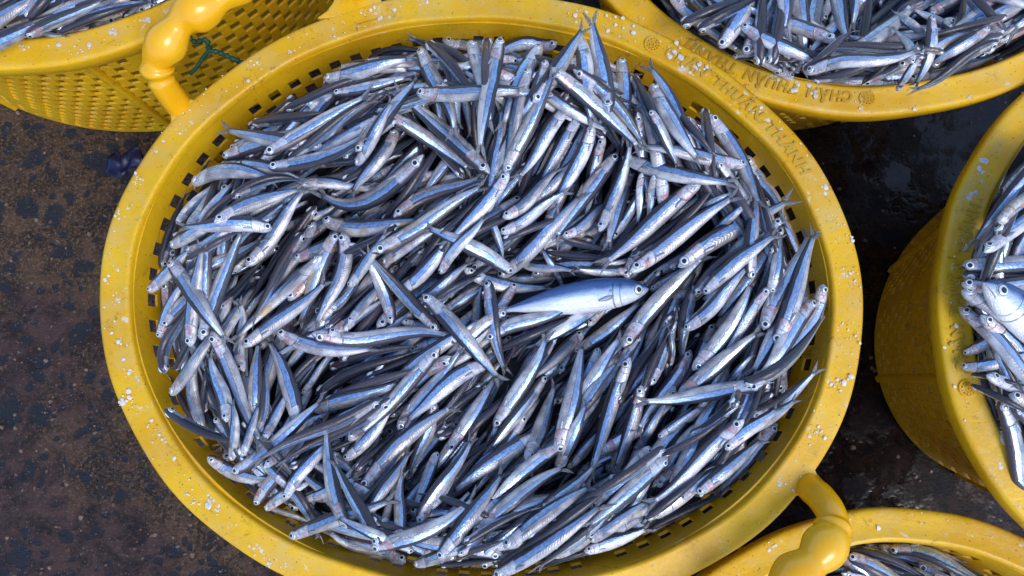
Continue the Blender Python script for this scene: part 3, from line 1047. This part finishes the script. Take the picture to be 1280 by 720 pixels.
# Every fish of the photograph that can be told apart, as read off it in tiles:
# snout x y, tail x y, side its back faces (u/d/l/r, k = back up, v = belly up), roll, layer, [sag side + amount]
TILES = [
 ('main', 170, 15, 4.0, """
640 712 1205 395 d 90 3
985 408 1390 318 d 80 1
940 335 1410 235 u 80 1
1020 290 1400 300 u 80 0
1145 255 1500 250 u 90 0
1120 195 1560 200 k 0 0
740 490 1250 330 k 0 0
580 560 1050 500 k 0 0
930 665 400 575 u 70 2
435 725 900 560 d 90 1
760 740 1220 420 k 0 2
1225 530 800 790 u 110 1
"""),
 ('main', 450, 15, 4.0, """
400 55 860 230 u 95 1
550 145 640 600 r 100 1
600 340 235 125 k 0 1 u40
330 150 600 480 k 0 2 r30
300 180 470 640 l 90 2 r25
400 230 505 610 l 60 1 r25
505 325 545 650 l 120 1
575 430 590 850 k 0 1
705 125 600 740 r 90 2
640 1000 700 420 l 90 1
640 130 600 600 k 0 1
905 165 700 600 l 90 1 l20
1000 105 620 260 u 75 1 u30
850 275 700 830 l 120 2
930 240 740 620 l 90 1
722 802 985 262 r 90 3
860 450 1142 45 u 55 1 d15
950 280 1430 715 d 92 3 r20
1065 285 1425 690 r 50 2 r55
1245 500 1150 0 r 70 3
1090 115 1180 580 l 90 0
1030 250 1450 290 v 0 0
95 495 590 818 d 88 3
645 808 145 370 d 75 3
520 830 110 370 k 0 2
-20 700 320 310 r 90 0
1060 455 760 860 l 90 2
1110 500 840 965 l 90 2
1160 560 960 1010 l 90 2
1040 400 780 760 k 0 0
180 585 -60 935 l 90 2
1220 620 1110 1080 l 90 1
130 400 -200 640 k 0 1
"""),
 ('main', 730, 15, 4.0, """
340 362 600 770 r 92 3 l20
560 720 288 232 r 60 1 r25
185 233 215 660 r 90 1
265 500 340 950 l 90 1
240 320 430 680 k 0 1
330 490 480 800 l 90 1
620 512 885 1000 r 92 3 r35
600 480 660 900 k 0 0
430 430 660 740 k 0 0
"""),
 ('main', 170, 185, 4.0, """
660 95 1175 -90 d 75 3 d50
285 182 720 165 u 105 3 u60
420 95 865 185 u 85 1 u45
480 250 870 182 k 0 2 u60
390 375 860 190 u 90 3 u20
450 420 770 250 k 0 1
265 430 520 150 r 95 1
325 400 560 150 k 0 1
205 380 420 165 v 0 1
548 588 872 172 l 92 3 r10
680 405 182 393 u 72 2 u15
1440 35 868 178 d 85 3 d160
820 180 1210 190 u 90 1
1100 85 1300 -260 l 90 1
1005 425 800 925 r 92 3
1030 422 870 935 l 92 3 r55
935 355 1460 350 u 100 3 d45
795 556 1170 380 u 95 2
895 370 640 800 l 100 1
930 540 455 1005 u 115 2 u10
900 290 530 830 k 0 2 u15
840 420 560 900 k 0 2
735 405 1020 260 u 80 1
330 960 555 350 r 88 3
168 562 475 990 l 90 3
175 492 490 320 u 90 1
250 512 570 370 u 90 1
62 718 300 470 u 95 2
250 650 660 430 d 90 1
120 600 175 180 k 0 1
300 210 325 30 k 0 0
250 560 560 400 k 0 1
480 620 700 450 v 0 0
400 800 670 530 k 0 1
1180 520 1460 360 u 90 1
1065 695 1270 400 u 90 1
"""),
 ('main', 450, 185, 4.0, """
400 918 2 488 r 55 3
160 880 10 498 r 85 2 r20
740 118 390 520 l 92 3 r25
690 650 1150 190 u 90 3 d15
1290 25 950 490 r 90 2
700 425 1065 205 u 78 2
712 348 1020 80 u 100 2
850 312 1120 -20 u 90 1
765 625 298 383 d 88 3 u20
170 350 640 128 d 70 3 u25
58 522 670 165 d 90 3
112 580 440 385 u 108 2
190 720 490 410 l 90 2
402 630 640 320 u 100 2
300 800 640 510 k 0 1
270 780 570 550 u 70 1
520 600 980 690 u 100 3 d50
645 330 715 600 l 60 2
1010 680 895 465 r 65 2
1300 650 860 590 k 0 1
950 425 1280 520 k 0 1
930 520 1280 560 k 0 1
790 560 1090 625 u 95 1
1010 440 1290 250 u 90 1
510 -20 290 270 r 90 1
480 240 690 145 d 80 1
400 430 650 205 k 0 2
180 700 420 560 v 0 1
430 730 720 540 k 0 1
"""),
 ('main', 730, 185, 4.0, """
192 45 790 182 u 92 3
810 85 240 -5 u 90 2
588 155 52 608 u 90 3
240 535 655 180 k 0 2 d25
400 480 678 138 k 0 2
228 620 800 215 u 92 3
470 595 1075 232 u 82 3 u20
430 600 700 450 v 0 1
550 735 985 375 u 62 2 u20
600 730 995 408 u 92 3
198 996 645 500 d 95 3
500 910 872 545 u 90 2
930 720 990 405 r 90 2
900 910 1142 380 r 62 3
955 985 1178 372 l 88 3
1150 520 1185 950 l 90 1
1060 560 1245 660 k 0 1
1010 300 1140 590 l 95 1
855 15 1000 425 l 90 2 r30
290 125 262 400 r 95 1
350 135 300 420 r 90 1
240 115 115 520 r 90 2
75 418 235 -70 l 90 3
228 608 -60 600 u 95 1
330 710 580 540 u 90 1
560 310 770 215 d 90 1
640 430 850 235 u 90 2
950 490 840 880 k 0 1
"""),
 ('main', 170, 355, 4.0, """
272 315 335 -230 l 95 2 l10
118 270 270 -60 u 92 1 l20
140 215 430 -70 d 90 1 l20
145 445 300 60 k 0 1 l45
200 430 350 180 k 0 1 l20
175 555 440 180 l 112 3
375 235 655 838 l 92 3
335 715 342 300 l 112 2 l60
450 690 362 320 l 90 2 r10
145 622 590 790 k 10 2 d45
290 740 58 470 k 0 1
540 438 500 60 l 90 1
600 700 620 250 r 92 2
815 715 640 235 r 90 3 r25
535 314 980 -50 u 90 3
702 235 1230 310 u 105 3 d55
878 248 1640 286 d 92 3 u8
900 555 1450 320 k 0 2 u35
940 600 1500 400 k 0 2 u20
880 632 1360 470 u 88 2
700 770 1010 620 u 90 1
1200 582 820 800 u 88 2
1060 780 1420 500 u 90 1
960 260 1300 -60 u 90 1
950 215 1210 -30 k 0 1
1040 235 1270 50 v 0 1
640 780 790 480 u 90 1
690 820 830 560 u 90 1
830 550 980 330 u 90 1
345 640 350 380 k 0 1
500 780 450 540 v 0 1
"""),
 ('main', 450, 355, 4.0, """
400 320 -40 780 r 92 3 d20
208 188 480 260 u 95 1
312 52 735 520 d 90 4
575 245 615 -20 r 90 1
640 -20 750 480 r 62 3 l25
630 275 1080 85 d 88 2
660 335 1100 150 k 0 1
1200 105 840 340 d 112 2
1140 210 1370 -70 u 90 1
670 718 940 222 r 90 3 r30
1115 238 830 490 u 112 2
928 455 630 870 l 62 2
985 845 1118 245 r 90 3
1195 320 1000 680 l 90 1
1070 340 1440 60 d 85 2
1035 625 1335 250 d 90 1
640 395 185 725 u 92 3 u35
190 730 530 275 d 88 2 d10
445 825 705 425 d 90 2
520 790 750 500 k 0 1
720 410 802 258 k 0 1
-60 200 140 -60 u 90 1
400 150 710 -40 d 88 1
350 110 620 -50 k 0 1
-60 770 200 500 u 90 1
800 790 1030 540 u 88 1
1060 750 1220 540 v 0 1
"""),
 ('main', 730, 355, 4.0, """
550 3 490 420 l 60 2
430 410 393 172 l 60 2 r25
465 108 430 420 k 0 1
172 602 420 170 k 10 3 l10
290 540 440 220 k 0 2
330 505 490 140 u 60 1
532 328 255 770 l 85 2
285 505 140 960 l 90 2
542 432 850 -50 d 92 3 r45
932 5 640 440 l 92 2
470 565 915 212 d 90 3
895 505 232 590 d 90 4 d10
1152 83 850 480 d 90 3 d15
1080 -20 820 485 r 55 2
1195 0 950 440 r 88 2 r35
800 492 1240 95 k 15 3 d90
820 645 1200 395 u 55 2 d55
790 750 1080 560 u 90 2
530 750 800 590 u 60 2 d15
370 770 600 600 u 88 1
710 510 860 340 u 90 1
530 190 780 -90 d 90 1
-90 640 212 228 d 90 2
-100 690 195 365 d 70 2
228 365 15 1005 l 90 3
"""),
 ('main', 170, 540, 4.0, """
358 122 700 225 u 98 2 d45
478 142 470 -170 l 92 2
528 122 620 -160 l 90 1
475 204 975 -190 d 92 3
1230 -170 552 188 k 15 4
1270 -170 690 188 k 20 3 d10
638 175 920 -60 u 90 1
595 362 880 -20 r 80 2
648 388 910 230 u 95 1
738 235 930 560 r 62 2
765 528 1320 320 u 95 2
1055 480 950 -60 r 82 3 l30
1220 565 972 105 r 55 3 d10
1348 665 925 460 u 112 3 d35
838 340 1120 220 u 100 1
740 340 1010 -50 u 90 2
480 170 555 432 l 40 1
650 370 920 480 v 0 1
450 50 285 142 k 0 0
1040 140 1290 -150 u 90 2
1040 240 1250 20 v 0 1
1100 190 1340 -70 k 0 1
"""),
 ('main', 450, 540, 4.0, """
2 305 500 -145 u 92 3 u65
35 430 260 70 u 88 2
235 240 450 -70 r 90 2
388 98 245 430 r 92 2
370 -150 235 255 l 62 2
185 565 228 175 r 85 2
105 510 215 160 v 0 1
285 455 580 -10 u 60 2
355 385 490 210 u 85 1
905 5 420 335 u 90 3
832 145 990 -270 r 95 3
1015 65 605 402 d 92 2
985 178 1140 -170 r 92 3
562 510 1070 160 d 72 3 u35
55 572 625 275 d 95 3 d70
392 638 748 162 u 92 3
272 662 600 550 u 92 1
488 615 720 420 u 90 1
570 595 820 460 k 0 1
722 580 1200 245 u 112 3
900 390 1190 140 u 90 2
1035 180 1240 -50 u 88 1
690 675 1340 195 k 0 2 d15
665 722 1260 320 u 100 2 d25
1310 320 855 705 k 30 2 d25
400 665 730 640 k 0 1
480 640 750 520 k 0 1
520 560 910 375 k 0 1
880 685 1190 570 k 0 1
"""),
 ('main', 730, 540, 4.0, """
250 88 430 -180 l 90 2
398 75 -130 400 k 20 2
415 128 -20 505 d 92 3
30 545 340 330 u 98 2
0 595 345 470 u 92 3
390 115 720 -90 k 0 2
800 -65 285 385 u 90 3
308 435 640 160 k 0 2
320 495 740 280 k 0 1
565 308 920 10 u 95 2
975 -40 678 350 r 70 3 d35
490 335 720 150 u 90 1
-60 170 120 -50 u 90 1
705 88 990 -140 u 98 2
"""),
 ('north', 800, 0, 4.0, """
205 125 640 -90 k 0 2
290 150 650 -40 k 0 2
398 240 650 -170 u 90 2
520 275 720 -160 u 95 1
600 330 640 -180 k 0 2 l15
655 325 690 -160 k 0 2 r25
745 298 720 -180 l 95 1
805 -190 795 392 r 90 3
730 -230 710 185 r 88 2
852 212 905 -180 l 105 2
1120 -20 828 292 r 75 1
820 350 1090 140 k 0 2
955 -120 1058 235 r 60 2
1090 -170 1058 160 l 60 2
825 368 1440 218 u 92 3 d10
1300 478 820 402 u 80 1 u10
860 400 1340 280 k 0 1
"""),
 ('north', 1040, 0, 5.3333, """
158 245 640 -180 k 25 2 d20
448 78 1000 -200 k 20 2
128 345 600 -20 u 110 1 d30
520 425 370 150 r 92 2 r60
615 228 380 60 v 0 1
660 105 520 610 l 85 3 r60
800 195 520 40 u 95 1
840 212 1020 -180 u 95 1
645 88 1050 -90 v 0 1
1145 228 790 -220 k 0 2
970 -40 1560 30 u 105 2 d20
1760 -60 1160 230 u 88 2
1112 272 490 612 k 25 3 d15
1140 235 630 475 k 0 2
1050 185 590 470 u 80 2
1080 400 1560 220 k 0 1
430 605 640 290 u 90 2
440 370 160 585 k 0 1
"""),
 ('east', 1120, 130, 3.0, """
352 385 425 185 r 92 1
400 335 520 170 u 90 1
600 120 268 565 u 82 2
385 445 590 230 v 0 2
330 555 660 290 u 112 2
248 606 700 628 d 92 3 u18
250 640 720 655 k 0 2
245 672 690 700 u 85 2 u10
"""),
 ('east', 1120, 350, 2.4, """
196 30 500 205 u 110 3 d10
190 82 510 410 r 85 3 r5
255 105 540 350 r 88 2
203 222 420 130 u 95 1
195 260 450 215 u 92 2
272 285 610 390 u 92 2
338 342 640 425 u 92 2
312 358 405 730 l 88 3
225 315 440 425 k 0 1
250 385 400 560 u 90 1
225 285 420 320 k 0 1
"""),
 ('south', 960, 630, 4.0, """
320 215 860 440 k 0 3 u60
555 215 1020 290 v 0 2 u15
600 232 1160 430 d 65 3 u45
480 170 800 260 v 0 1
350 255 640 490 r 65 3
400 258 780 450 d 60 3
-80 420 160 220 k 0 2
-120 370 110 250 u 60 1
40 430 300 300 k 0 2
"""),
 ('west', 0, 0, 5.3333, """
-300 340 320 -80 u 85 2
183 125 540 -280 r 60 3
-250 400 450 65 k 20 2
40 300 460 215 u 85 1
382 218 1060 10 d 62 3 u45
170 240 740 -20 k 0 2
955 -200 1015 100 r 90 3
-40 330 520 240 k 0 0
-200 180 260 -120 k 0 1
500 60 1000 -140 k 0 1
"""),
]
MACKEREL = [('main', (811, 361), (613, 391), 'u', 72, 'main'), ('east', (1229, 353), (1400, 500), 'r', 88, 'east')]
# ================================================================== BUILD
build_ground()
BK = {}
BK['main'] = build_basket('main', 'world', (-.0244, .1006, .3035, .2526, R(176.25)), RIM_Z,
    'large oval yellow basket heaped with anchovies, whole in view in the middle', text_at=R(55.5), bottom=.78, seed=1)
BK['north'] = build_basket('north', 'px', (1098, -235, 430, 379), .268,
    'yellow basket cut by the top edge, lettering along its near lip', text_at=R(-96), bottom=.78, seed=2)
BK['east'] = build_basket('east', 'px', (1540, 385, 368, 380), .280,
    'yellow basket at the right edge, its dark outer wall in shadow', text_at=R(198), bottom=.77, seed=3)
BK['south'] = build_basket('south', 'px', (1120, 1010, 374, 376), .245,
    'yellow basket at lower right, only its top arc showing under the big basket\'s handle', text_at=None, bottom=.8, seed=4)
BK['west'] = build_basket('west', 'px', (-20, -290, 480, 375), .276,
    'yellow basket at upper left corner showing its pierced outer side', text_at=None, bottom=.93, seed=5)

# handles of the big basket
add_handle(BK['main'],
    [(236, 148, -.016), (222, 130, -.002), (203, 103, .020), (196, 78, .034), (209, 53, .044), (233, 22, .052), (268, 2, .056),
     (305, -28, .056), (352, -50, .052), (400, -52, .040), (432, -34, .022), (446, -14, .0), (450, 4, -.014)],
    [('gap', .165, 0), ('ring', .185, 0), ('bead', .27, .0158), ('bead', .40, .0168), ('bead', .53, .0168), ('bead', .66, .0156), ('bead', .775, .0148), ('ring', .85, 0)],
    [[(203, 190), (206, 168), (213, 150), (211, 131), (232, 122), (243, 124), (252, 116), (268, 104), (262, 150), (230, 190)],
     [(395, 22), (408, 13), (416, 2), (420, -14), (440, -26), (470, -20), (480, 10), (440, 22)]])
add_handle(BK['main'],
    [(1002, 596, -.016), (1014, 611, -.001), (1026, 622, .012), (1038, 640, .024), (1041, 659, .032), (1031, 683, .040), (1004, 713, .045),
     (968, 744, .045), (930, 772, .040), (885, 796, .028), (838, 796, .012), (806, 776, -.002), (792, 748, -.016)],
    [('ring', .235, 0), ('bead', .30, .0160), ('bead', .42, .0170), ('bead', .57, .0162), ('bead', .69, .0156), ('ring', .78, 0)],
    [[(960, 640), (985, 628), (997, 619), (1010, 622), (1027, 612), (1023, 596), (1019, 585), (1024, 570), (1034, 548), (1010, 548), (965, 600)]])

salt_on(BK['main'], 330, [(165, 262, 10, .004), (150, 420, 8, .005), (160, 500, 12, .004), (362, 690, 22, .005), (337, 707, 8, .003), (260, 632, 7, .002),
        (845, 65, 10, .004), (860, 78, 10, .005), (876, 84, 8, .003), (782, 32, 9, .005), (937, 142, 6, .002), (1012, 505, 10, .006), (1028, 470, 10, .008),
        (1070, 480, 6, .004), (1030, 235, 8, .003), (200, 180, 5, .003), (1050, 300, 7, .004)],
        'white salt grains scattered over the lip of the large oval basket')
salt_on(BK['north'], 120, [(968, 97, 5, .003), (1016, 118, 6, .001), (918, 73, 6, .003), (1000, 108, 5, .003)], 'white salt grains on the lettered lip of the top right basket')
salt_on(BK['east'], 130, [(1229, 203, 7, .002), (1227, 217, 3, .001), (1218, 245, 6, .002), (1250, 577, 8, .002)], 'white salt grains on the lip of the right edge basket')
salt_on(BK['south'], 60, [(1066, 634, 4, .002)], 'white salt grains on the lip of the lower right basket')
salt_on(BK['west'], 150, [(140, 38, 8, .003), (182, 29, 8, .003), (115, 59, 3, .002), (75, 56, 3, .001)], 'white salt grains on the lip of the upper left basket')


# ---- heaps
def crown(key, p2):
    """height of the heap's bed under a world point"""
    B = BK[key]
    d = np.asarray(p2)[:2] - B.C
    q = np.hypot(*d) / (float(B.r(math.atan2(d[1], d[0]))) - .03)
    low = {'main': .037, 'north': .036, 'east': .036, 'south': .060, 'west': .038}[key]
    rise = {'main': .026, 'north': .012, 'east': .012, 'south': .018, 'west': .014}[key]
    return B.z - low + rise * max(0.0, 1 - q ** 2.2)


ALL = []
fid = 0
for key, x0, y0, sc, txt in TILES:
    for ln in txt.strip().splitlines():
        a = ln.split()
        f = Fish()
        f.basket = key
        f.h = (x0 + float(a[0]) / sc, y0 + float(a[1]) / sc)
        f.t = (x0 + float(a[2]) / sc, y0 + float(a[3]) / sc)
        bk, roll, f.layer = a[4], float(a[5]), int(a[6])
        f.bk = bk
        lr = np.random.default_rng(fid)
        if bk == 'k':
            ang = math.atan2(f.t[1] - f.h[1], f.t[0] - f.h[0])
            bk = 'u' if abs(math.cos(ang)) > .7 else 'r'
            roll = roll + lr.uniform(-14, 14)
        elif bk == 'v':
            bk, roll = 'd', 150
        f.back = COMP[bk]
        f.roll = R(roll + lr.uniform(-3, 3))
        m = [(f.h[0] + f.t[0]) / 2, (f.h[1] + f.t[1]) / 2]
        if len(a) == 8:
            s_ = float(a[7][1:]) / sc
            dx, dy = COMP[a[7][0]]
            m[0] += dx * s_; m[1] -= dy * s_
        else:
            vx, vy = f.t[0] - f.h[0], f.t[1] - f.h[1]
            s_ = lr.normal(0, .022)
            m[0] -= vy * s_; m[1] += vx * s_
        f.m = m
        Lp = math.hypot(f.t[0] - f.h[0], f.t[1] - f.h[1])
        f.fat = min(1.35, max(.85, (150 / max(Lp, 60)) ** .75)) * lr.uniform(.86, 1.0)
        if f.layer >= 3: f.fat *= 1.07
        f.r1, f.r2 = lr.random(), lr.random()
        f.sink = .75
        f.sway = lr.normal(0, .016)
        f.id = fid
        fid += 1
        ALL.append(f)

# direction field for the fish that lie underneath
FP = {k: (np.array([[(g.h[0] + g.t[0]) / 2, (g.h[1] + g.t[1]) / 2] for g in ALL if g.basket == k]),
          np.array([math.atan2(g.t[1] - g.h[1], g.t[0] - g.h[0]) for g in ALL if g.basket == k])) for k in BK}
UV_, UF, UU, UI = [], [], [], []
ub = 0
EYV, BED = [], []
filler_spec = {'main': 1000, 'north': 300, 'east': 190, 'south': 90, 'west': 170}
for key, cnt in filler_spec.items():
    B = BK[key]
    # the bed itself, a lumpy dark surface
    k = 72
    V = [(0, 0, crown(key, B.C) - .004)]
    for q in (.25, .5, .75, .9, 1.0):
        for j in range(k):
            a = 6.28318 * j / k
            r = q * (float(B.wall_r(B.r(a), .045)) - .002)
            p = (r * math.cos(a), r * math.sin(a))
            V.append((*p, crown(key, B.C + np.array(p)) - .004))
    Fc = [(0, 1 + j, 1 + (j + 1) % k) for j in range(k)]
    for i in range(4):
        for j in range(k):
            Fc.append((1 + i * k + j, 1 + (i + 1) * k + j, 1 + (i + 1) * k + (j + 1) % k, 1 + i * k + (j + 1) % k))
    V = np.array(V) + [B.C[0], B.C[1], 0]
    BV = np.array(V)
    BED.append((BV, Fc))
    pts, an = FP[key]
    made = tries = 0
    while made < cnt and tries < cnt * 30:
        tries += 1
        a = rng.uniform(0, 6.2832)
        q = math.sqrt(rng.random()) if rng.random() < .65 else rng.uniform(.8, 1)
        r = q * (float(B.wall_r(B.r(a), .040)) - .006)
        w = np.array([B.C[0] + r * math.cos(a), B.C[1] + r * math.sin(a), crown(key, B.C + r * np.array([math.cos(a), math.sin(a)]))])
        px, py = proj(w)
        if not (-120 < px < 1400 and -120 < py < 840): continue
        dd = np.hypot(pts[:, 0] - px, pts[:, 1] - py)
        wt = np.exp(-(dd / 70) ** 2) + 1e-9
        th = .5 * math.atan2((wt * np.sin(2 * an)).sum(), (wt * np.cos(2 * an)).sum()) + rng.normal(0, .22)
        if rng.random() < .45: th += math.pi
        if q > .80 and rng.random() < .8:      # near the wall they turn along it
            tv = np.array([-math.sin(a), math.cos(a)])
            th = math.atan2(-tv[1], tv[0]) + rng.normal(0, .18) + (math.pi if rng.random() < .5 else 0)
        Lp = rng.uniform(108, 150)
        v = np.array([math.cos(th), math.sin(th)]) * Lp / 2
        ok = True
        for sg in (1, -1):
            e = unp(px + sg * v[0], py + sg * v[1], w[2])[:2] - B.C
            if np.hypot(*e) > float(B.wall_r(B.r(math.atan2(e[1], e[0])), .040)) - .002: ok = False
        if not ok: continue
        f = Fish()
        f.h = (px - v[0], py - v[1]); f.t = (px + v[0], py + v[1])
        s_ = rng.normal(0, .035)
        f.m = (px - v[1] * 2 * s_, py + v[0] * 2 * s_)
        f.roll = R(rng.choice([rng.uniform(-25, 25), rng.uniform(60, 115)], p=[.4, .6]))
        f.back = (0, 1) if rng.random() < .5 else (0, -1)
        if abs(math.cos(th)) < .3: f.back = (1, 0) if rng.random() < .5 else (-1, 0)
        f.basket = key
        f.fat = rng.uniform(.86, 1.05); f.sink = .55; f.sway = rng.normal(0, .012)
        lay(f, w[2])
        V, Fc, UV, FID = body_geo(f.spine, f.tans, f.roll, f.back, f.L, f.fat, 20, 14, 'anchovy', rng.random(), rng.random())
        UV_.append(V); UU.append(UV); UI.append(FID)
        UF += [tuple(i + ub for i in fc) for fc in Fc]
        ub += len(V)
        S = np.linspace(0, 1, 15)
        p = np.array([np.interp(.056, S, f.spine[:, c]) for c in range(3)])
        t, D, Lt = basis(f.tans[0], f.roll, f.back)
        for sg in (1, -1):
            if Lt[2] * sg < -.2: continue
            hh = np.interp(.056, HT, HH) * f.L * f.fat; ww = np.interp(.056, HT, HW) * f.L * f.fat
            ev, ef, eu = eye_geo(p + D * hh * .16 + Lt * sg * ww * .93, Lt * sg, .035 * f.L)
            EYV.append((ev, ef, eu))
        made += 1
heap = mesh_obj('anchovy_heap', np.concatenate(UV_), UF, M['fish'], None, {'body': np.concatenate(UU), 'fish': np.concatenate(UI)})
tag(heap, 'crowd of anchovies lying beneath the uppermost ones in the baskets', 'anchovies', kind='stuff')
vs, fs, us, b = [], [], [], 0
for ev, ef, eu in EYV:
    vs.append(ev); us.append(eu); fs += [tuple(i + b for i in fc) for fc in ef]; b += len(ev)
eyes = mesh_obj('eyes', np.concatenate(vs), fs, M['eye'], heap, {'body': np.concatenate(us)})
eyes['kind'] = 'stuff'
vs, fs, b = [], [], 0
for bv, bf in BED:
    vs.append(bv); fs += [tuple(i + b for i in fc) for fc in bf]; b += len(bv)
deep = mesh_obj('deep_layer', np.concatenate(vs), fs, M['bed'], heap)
deep['kind'] = 'stuff'

# the fish that show, deepest layer first
macks = []
for key, h, t, bk, roll, bas in MACKEREL:
    f = Fish(); f.basket = key; f.h, f.t = h, t
    f.m = ((h[0] + t[0]) / 2, (h[1] + t[1]) / 2 - 2)
    f.back = COMP[bk]; f.roll = R(roll); f.fat = .76 if key == 'main' else .86; f.sink = .6; f.layer = 4.5
    f.r1 = f.r2 = .2; f.id = 900 + len(macks); f.bk = bk; f.mack = True
    macks.append(f)
order = sorted(ALL + macks, key=lambda g: g.layer)
for f in order:
    mid = unp(f.m[0], f.m[1], BK[f.basket].z - .03)
    f.bed = crown(f.basket, mid) + .004
    mk = getattr(f, 'mack', False)
    lay(f, f.bed, 'mackerel' if mk else 'anchovy')
    f.obj = fish_objects(f, 'mackerel' if mk else 'anchovy')

# ---- labels: look, heading, place; told apart further where these coincide
BN = {'main': 'central basket', 'north': 'top-right basket', 'east': 'right-edge basket', 'south': 'bottom-right basket', 'west': 'top-left basket'}
HD = ['right', 'upper-right', 'up', 'upper-left', 'left', 'lower-left', 'down', 'lower-right']
CL = ['three', 'two', 'one', 'twelve', 'eleven', 'ten', 'nine', 'eight', 'seven', 'six', 'five', 'four']
CENTER = {'main': (612, 365, 420, 330)}
groups = {}
for f in ALL:
    rd = math.degrees(f.roll)
    look = 'dark-backed' if rd < 40 else 'half-rolled' if rd < 72 else 'silver-flanked' if rd < 104 else 'pale-bellied'
    bend = math.hypot(f.m[0] - (f.h[0] + f.t[0]) / 2, f.m[1] - (f.h[1] + f.t[1]) / 2)
    if bend > 9: look = 'bent ' + look
    ang = math.atan2(-(f.h[1] - f.t[1]), f.h[0] - f.t[0])
    hd = HD[int(round(ang / (math.pi / 4))) % 8]
    mx, my = f.m
    if f.basket == 'main':
        cx, cy, ax, ay = CENTER['main']
        q = math.hypot((mx - cx) / ax, (my - cy) / ay)
        ca = math.atan2(-(my - cy) / ay, (mx - cx) / ax)
        ck = CL[int(round(ca / (math.pi / 6))) % 12]
        if q < .28: place = 'at middle of central basket'
        elif q < .72: place = f"midway to {ck} o'clock in central basket"
        else: place = f"near {ck} o'clock rim of central basket"
    else:
        place = f"in the {BN[f.basket]}"
    groups.setdefault((look, hd, place), []).append(f)
for (look, hd, place), fs_ in groups.items():
    base = f'{look} anchovy heading {hd} {place}'
    n = len(fs_)
    if n == 1:
        names = ['']
    else:
        xs = [f.m[0] for f in fs_]; ys = [f.m[1] for f in fs_]
        horiz = (max(xs) - min(xs)) > (max(ys) - min(ys))
        fs_.sort(key=lambda f: f.m[0] if horiz else f.m[1])
        A, Z = ('leftmost', 'rightmost') if horiz else ('topmost', 'lowest')
        seq = {2: [A, Z], 3: [A, 'middle', Z]}
        mid_w = ['second', 'third', 'fourth', 'fifth', 'sixth', 'seventh', 'eighth', 'ninth']
        names = seq.get(n) or [A] + [w + (' from left' if horiz else ' from top') for w in mid_w[:n - 2]] + [Z]
    for f, nm in zip(fs_, names):
        lab = base if not nm else f'{base}, {nm}'
        tag(f.obj, lab, 'anchovy', {'main': 'anchovies in the central basket', 'north': 'anchovies in the top right basket', 'east': 'anchovies in the right edge basket',
            'south': 'anchovies in the bottom right basket', 'west': 'anchovies in the top left basket'}[f.basket])
tag(macks[0].obj, 'plump blue-backed mackerel lying level at the middle of the central basket', 'mackerel')
tag(macks[1].obj, 'big-eyed plump mackerel head at the right edge of the photo', 'mackerel')

# ---- small things around the baskets
P = spline(unp([231, 243, 258, 262, 275, 292, 306, 318], [40, 52, 50, 62, 66, 74, 80, 90], np.array([.262, .258, .262, .252, .25, .25, .246, .24])), 60)
V, Fc = tube_mesh(P, np.full(60, .0021) * (1 + .3 * np.sin(np.arange(60) * 1.7)), 8)
V2, F2 = tube_mesh(spline(unp([262, 254, 246, 238], [62, 72, 84, 92], np.array([.252, .246, .24, .235])), 20), np.full(20, .0017), 8)
Fc += [tuple(i + len(V) for i in q) for q in F2]
tag(mesh_obj('green_cord', V + V2, Fc, M['cord']), 'frayed green cord hanging behind the upper left yellow handle', 'cord')
V, Fc = [], []
c = unp(163, 205, .0)
nn = 12
for i in range(nn):
    for j in range(nn):
        a, bq = i / (nn - 1) - .5, j / (nn - 1) - .5
        e = 1 + .25 * math.sin(7 * a + 3 * bq)
        V.append((c[0] + a * .045 * e, c[1] + bq * .026 * e + .006 * math.sin(a * 9), .004 + .003 * math.sin(11 * a) * math.cos(9 * bq) + .002 * math.sin(23 * a + 5)))
for i in range(nn - 1):
    for j in range(nn - 1):
        Fc.append((i * nn + j, (i + 1) * nn + j, (i + 1) * nn + j + 1, i * nn + j + 1))
sc_ = mesh_obj('plastic_scrap', V, Fc, M['scrap'])
sc_.modifiers.new('t', 'SOLIDIFY').thickness = .0006
tag(sc_, 'crumpled blue plastic scrap on the ground by the upper left basket', 'scrap')
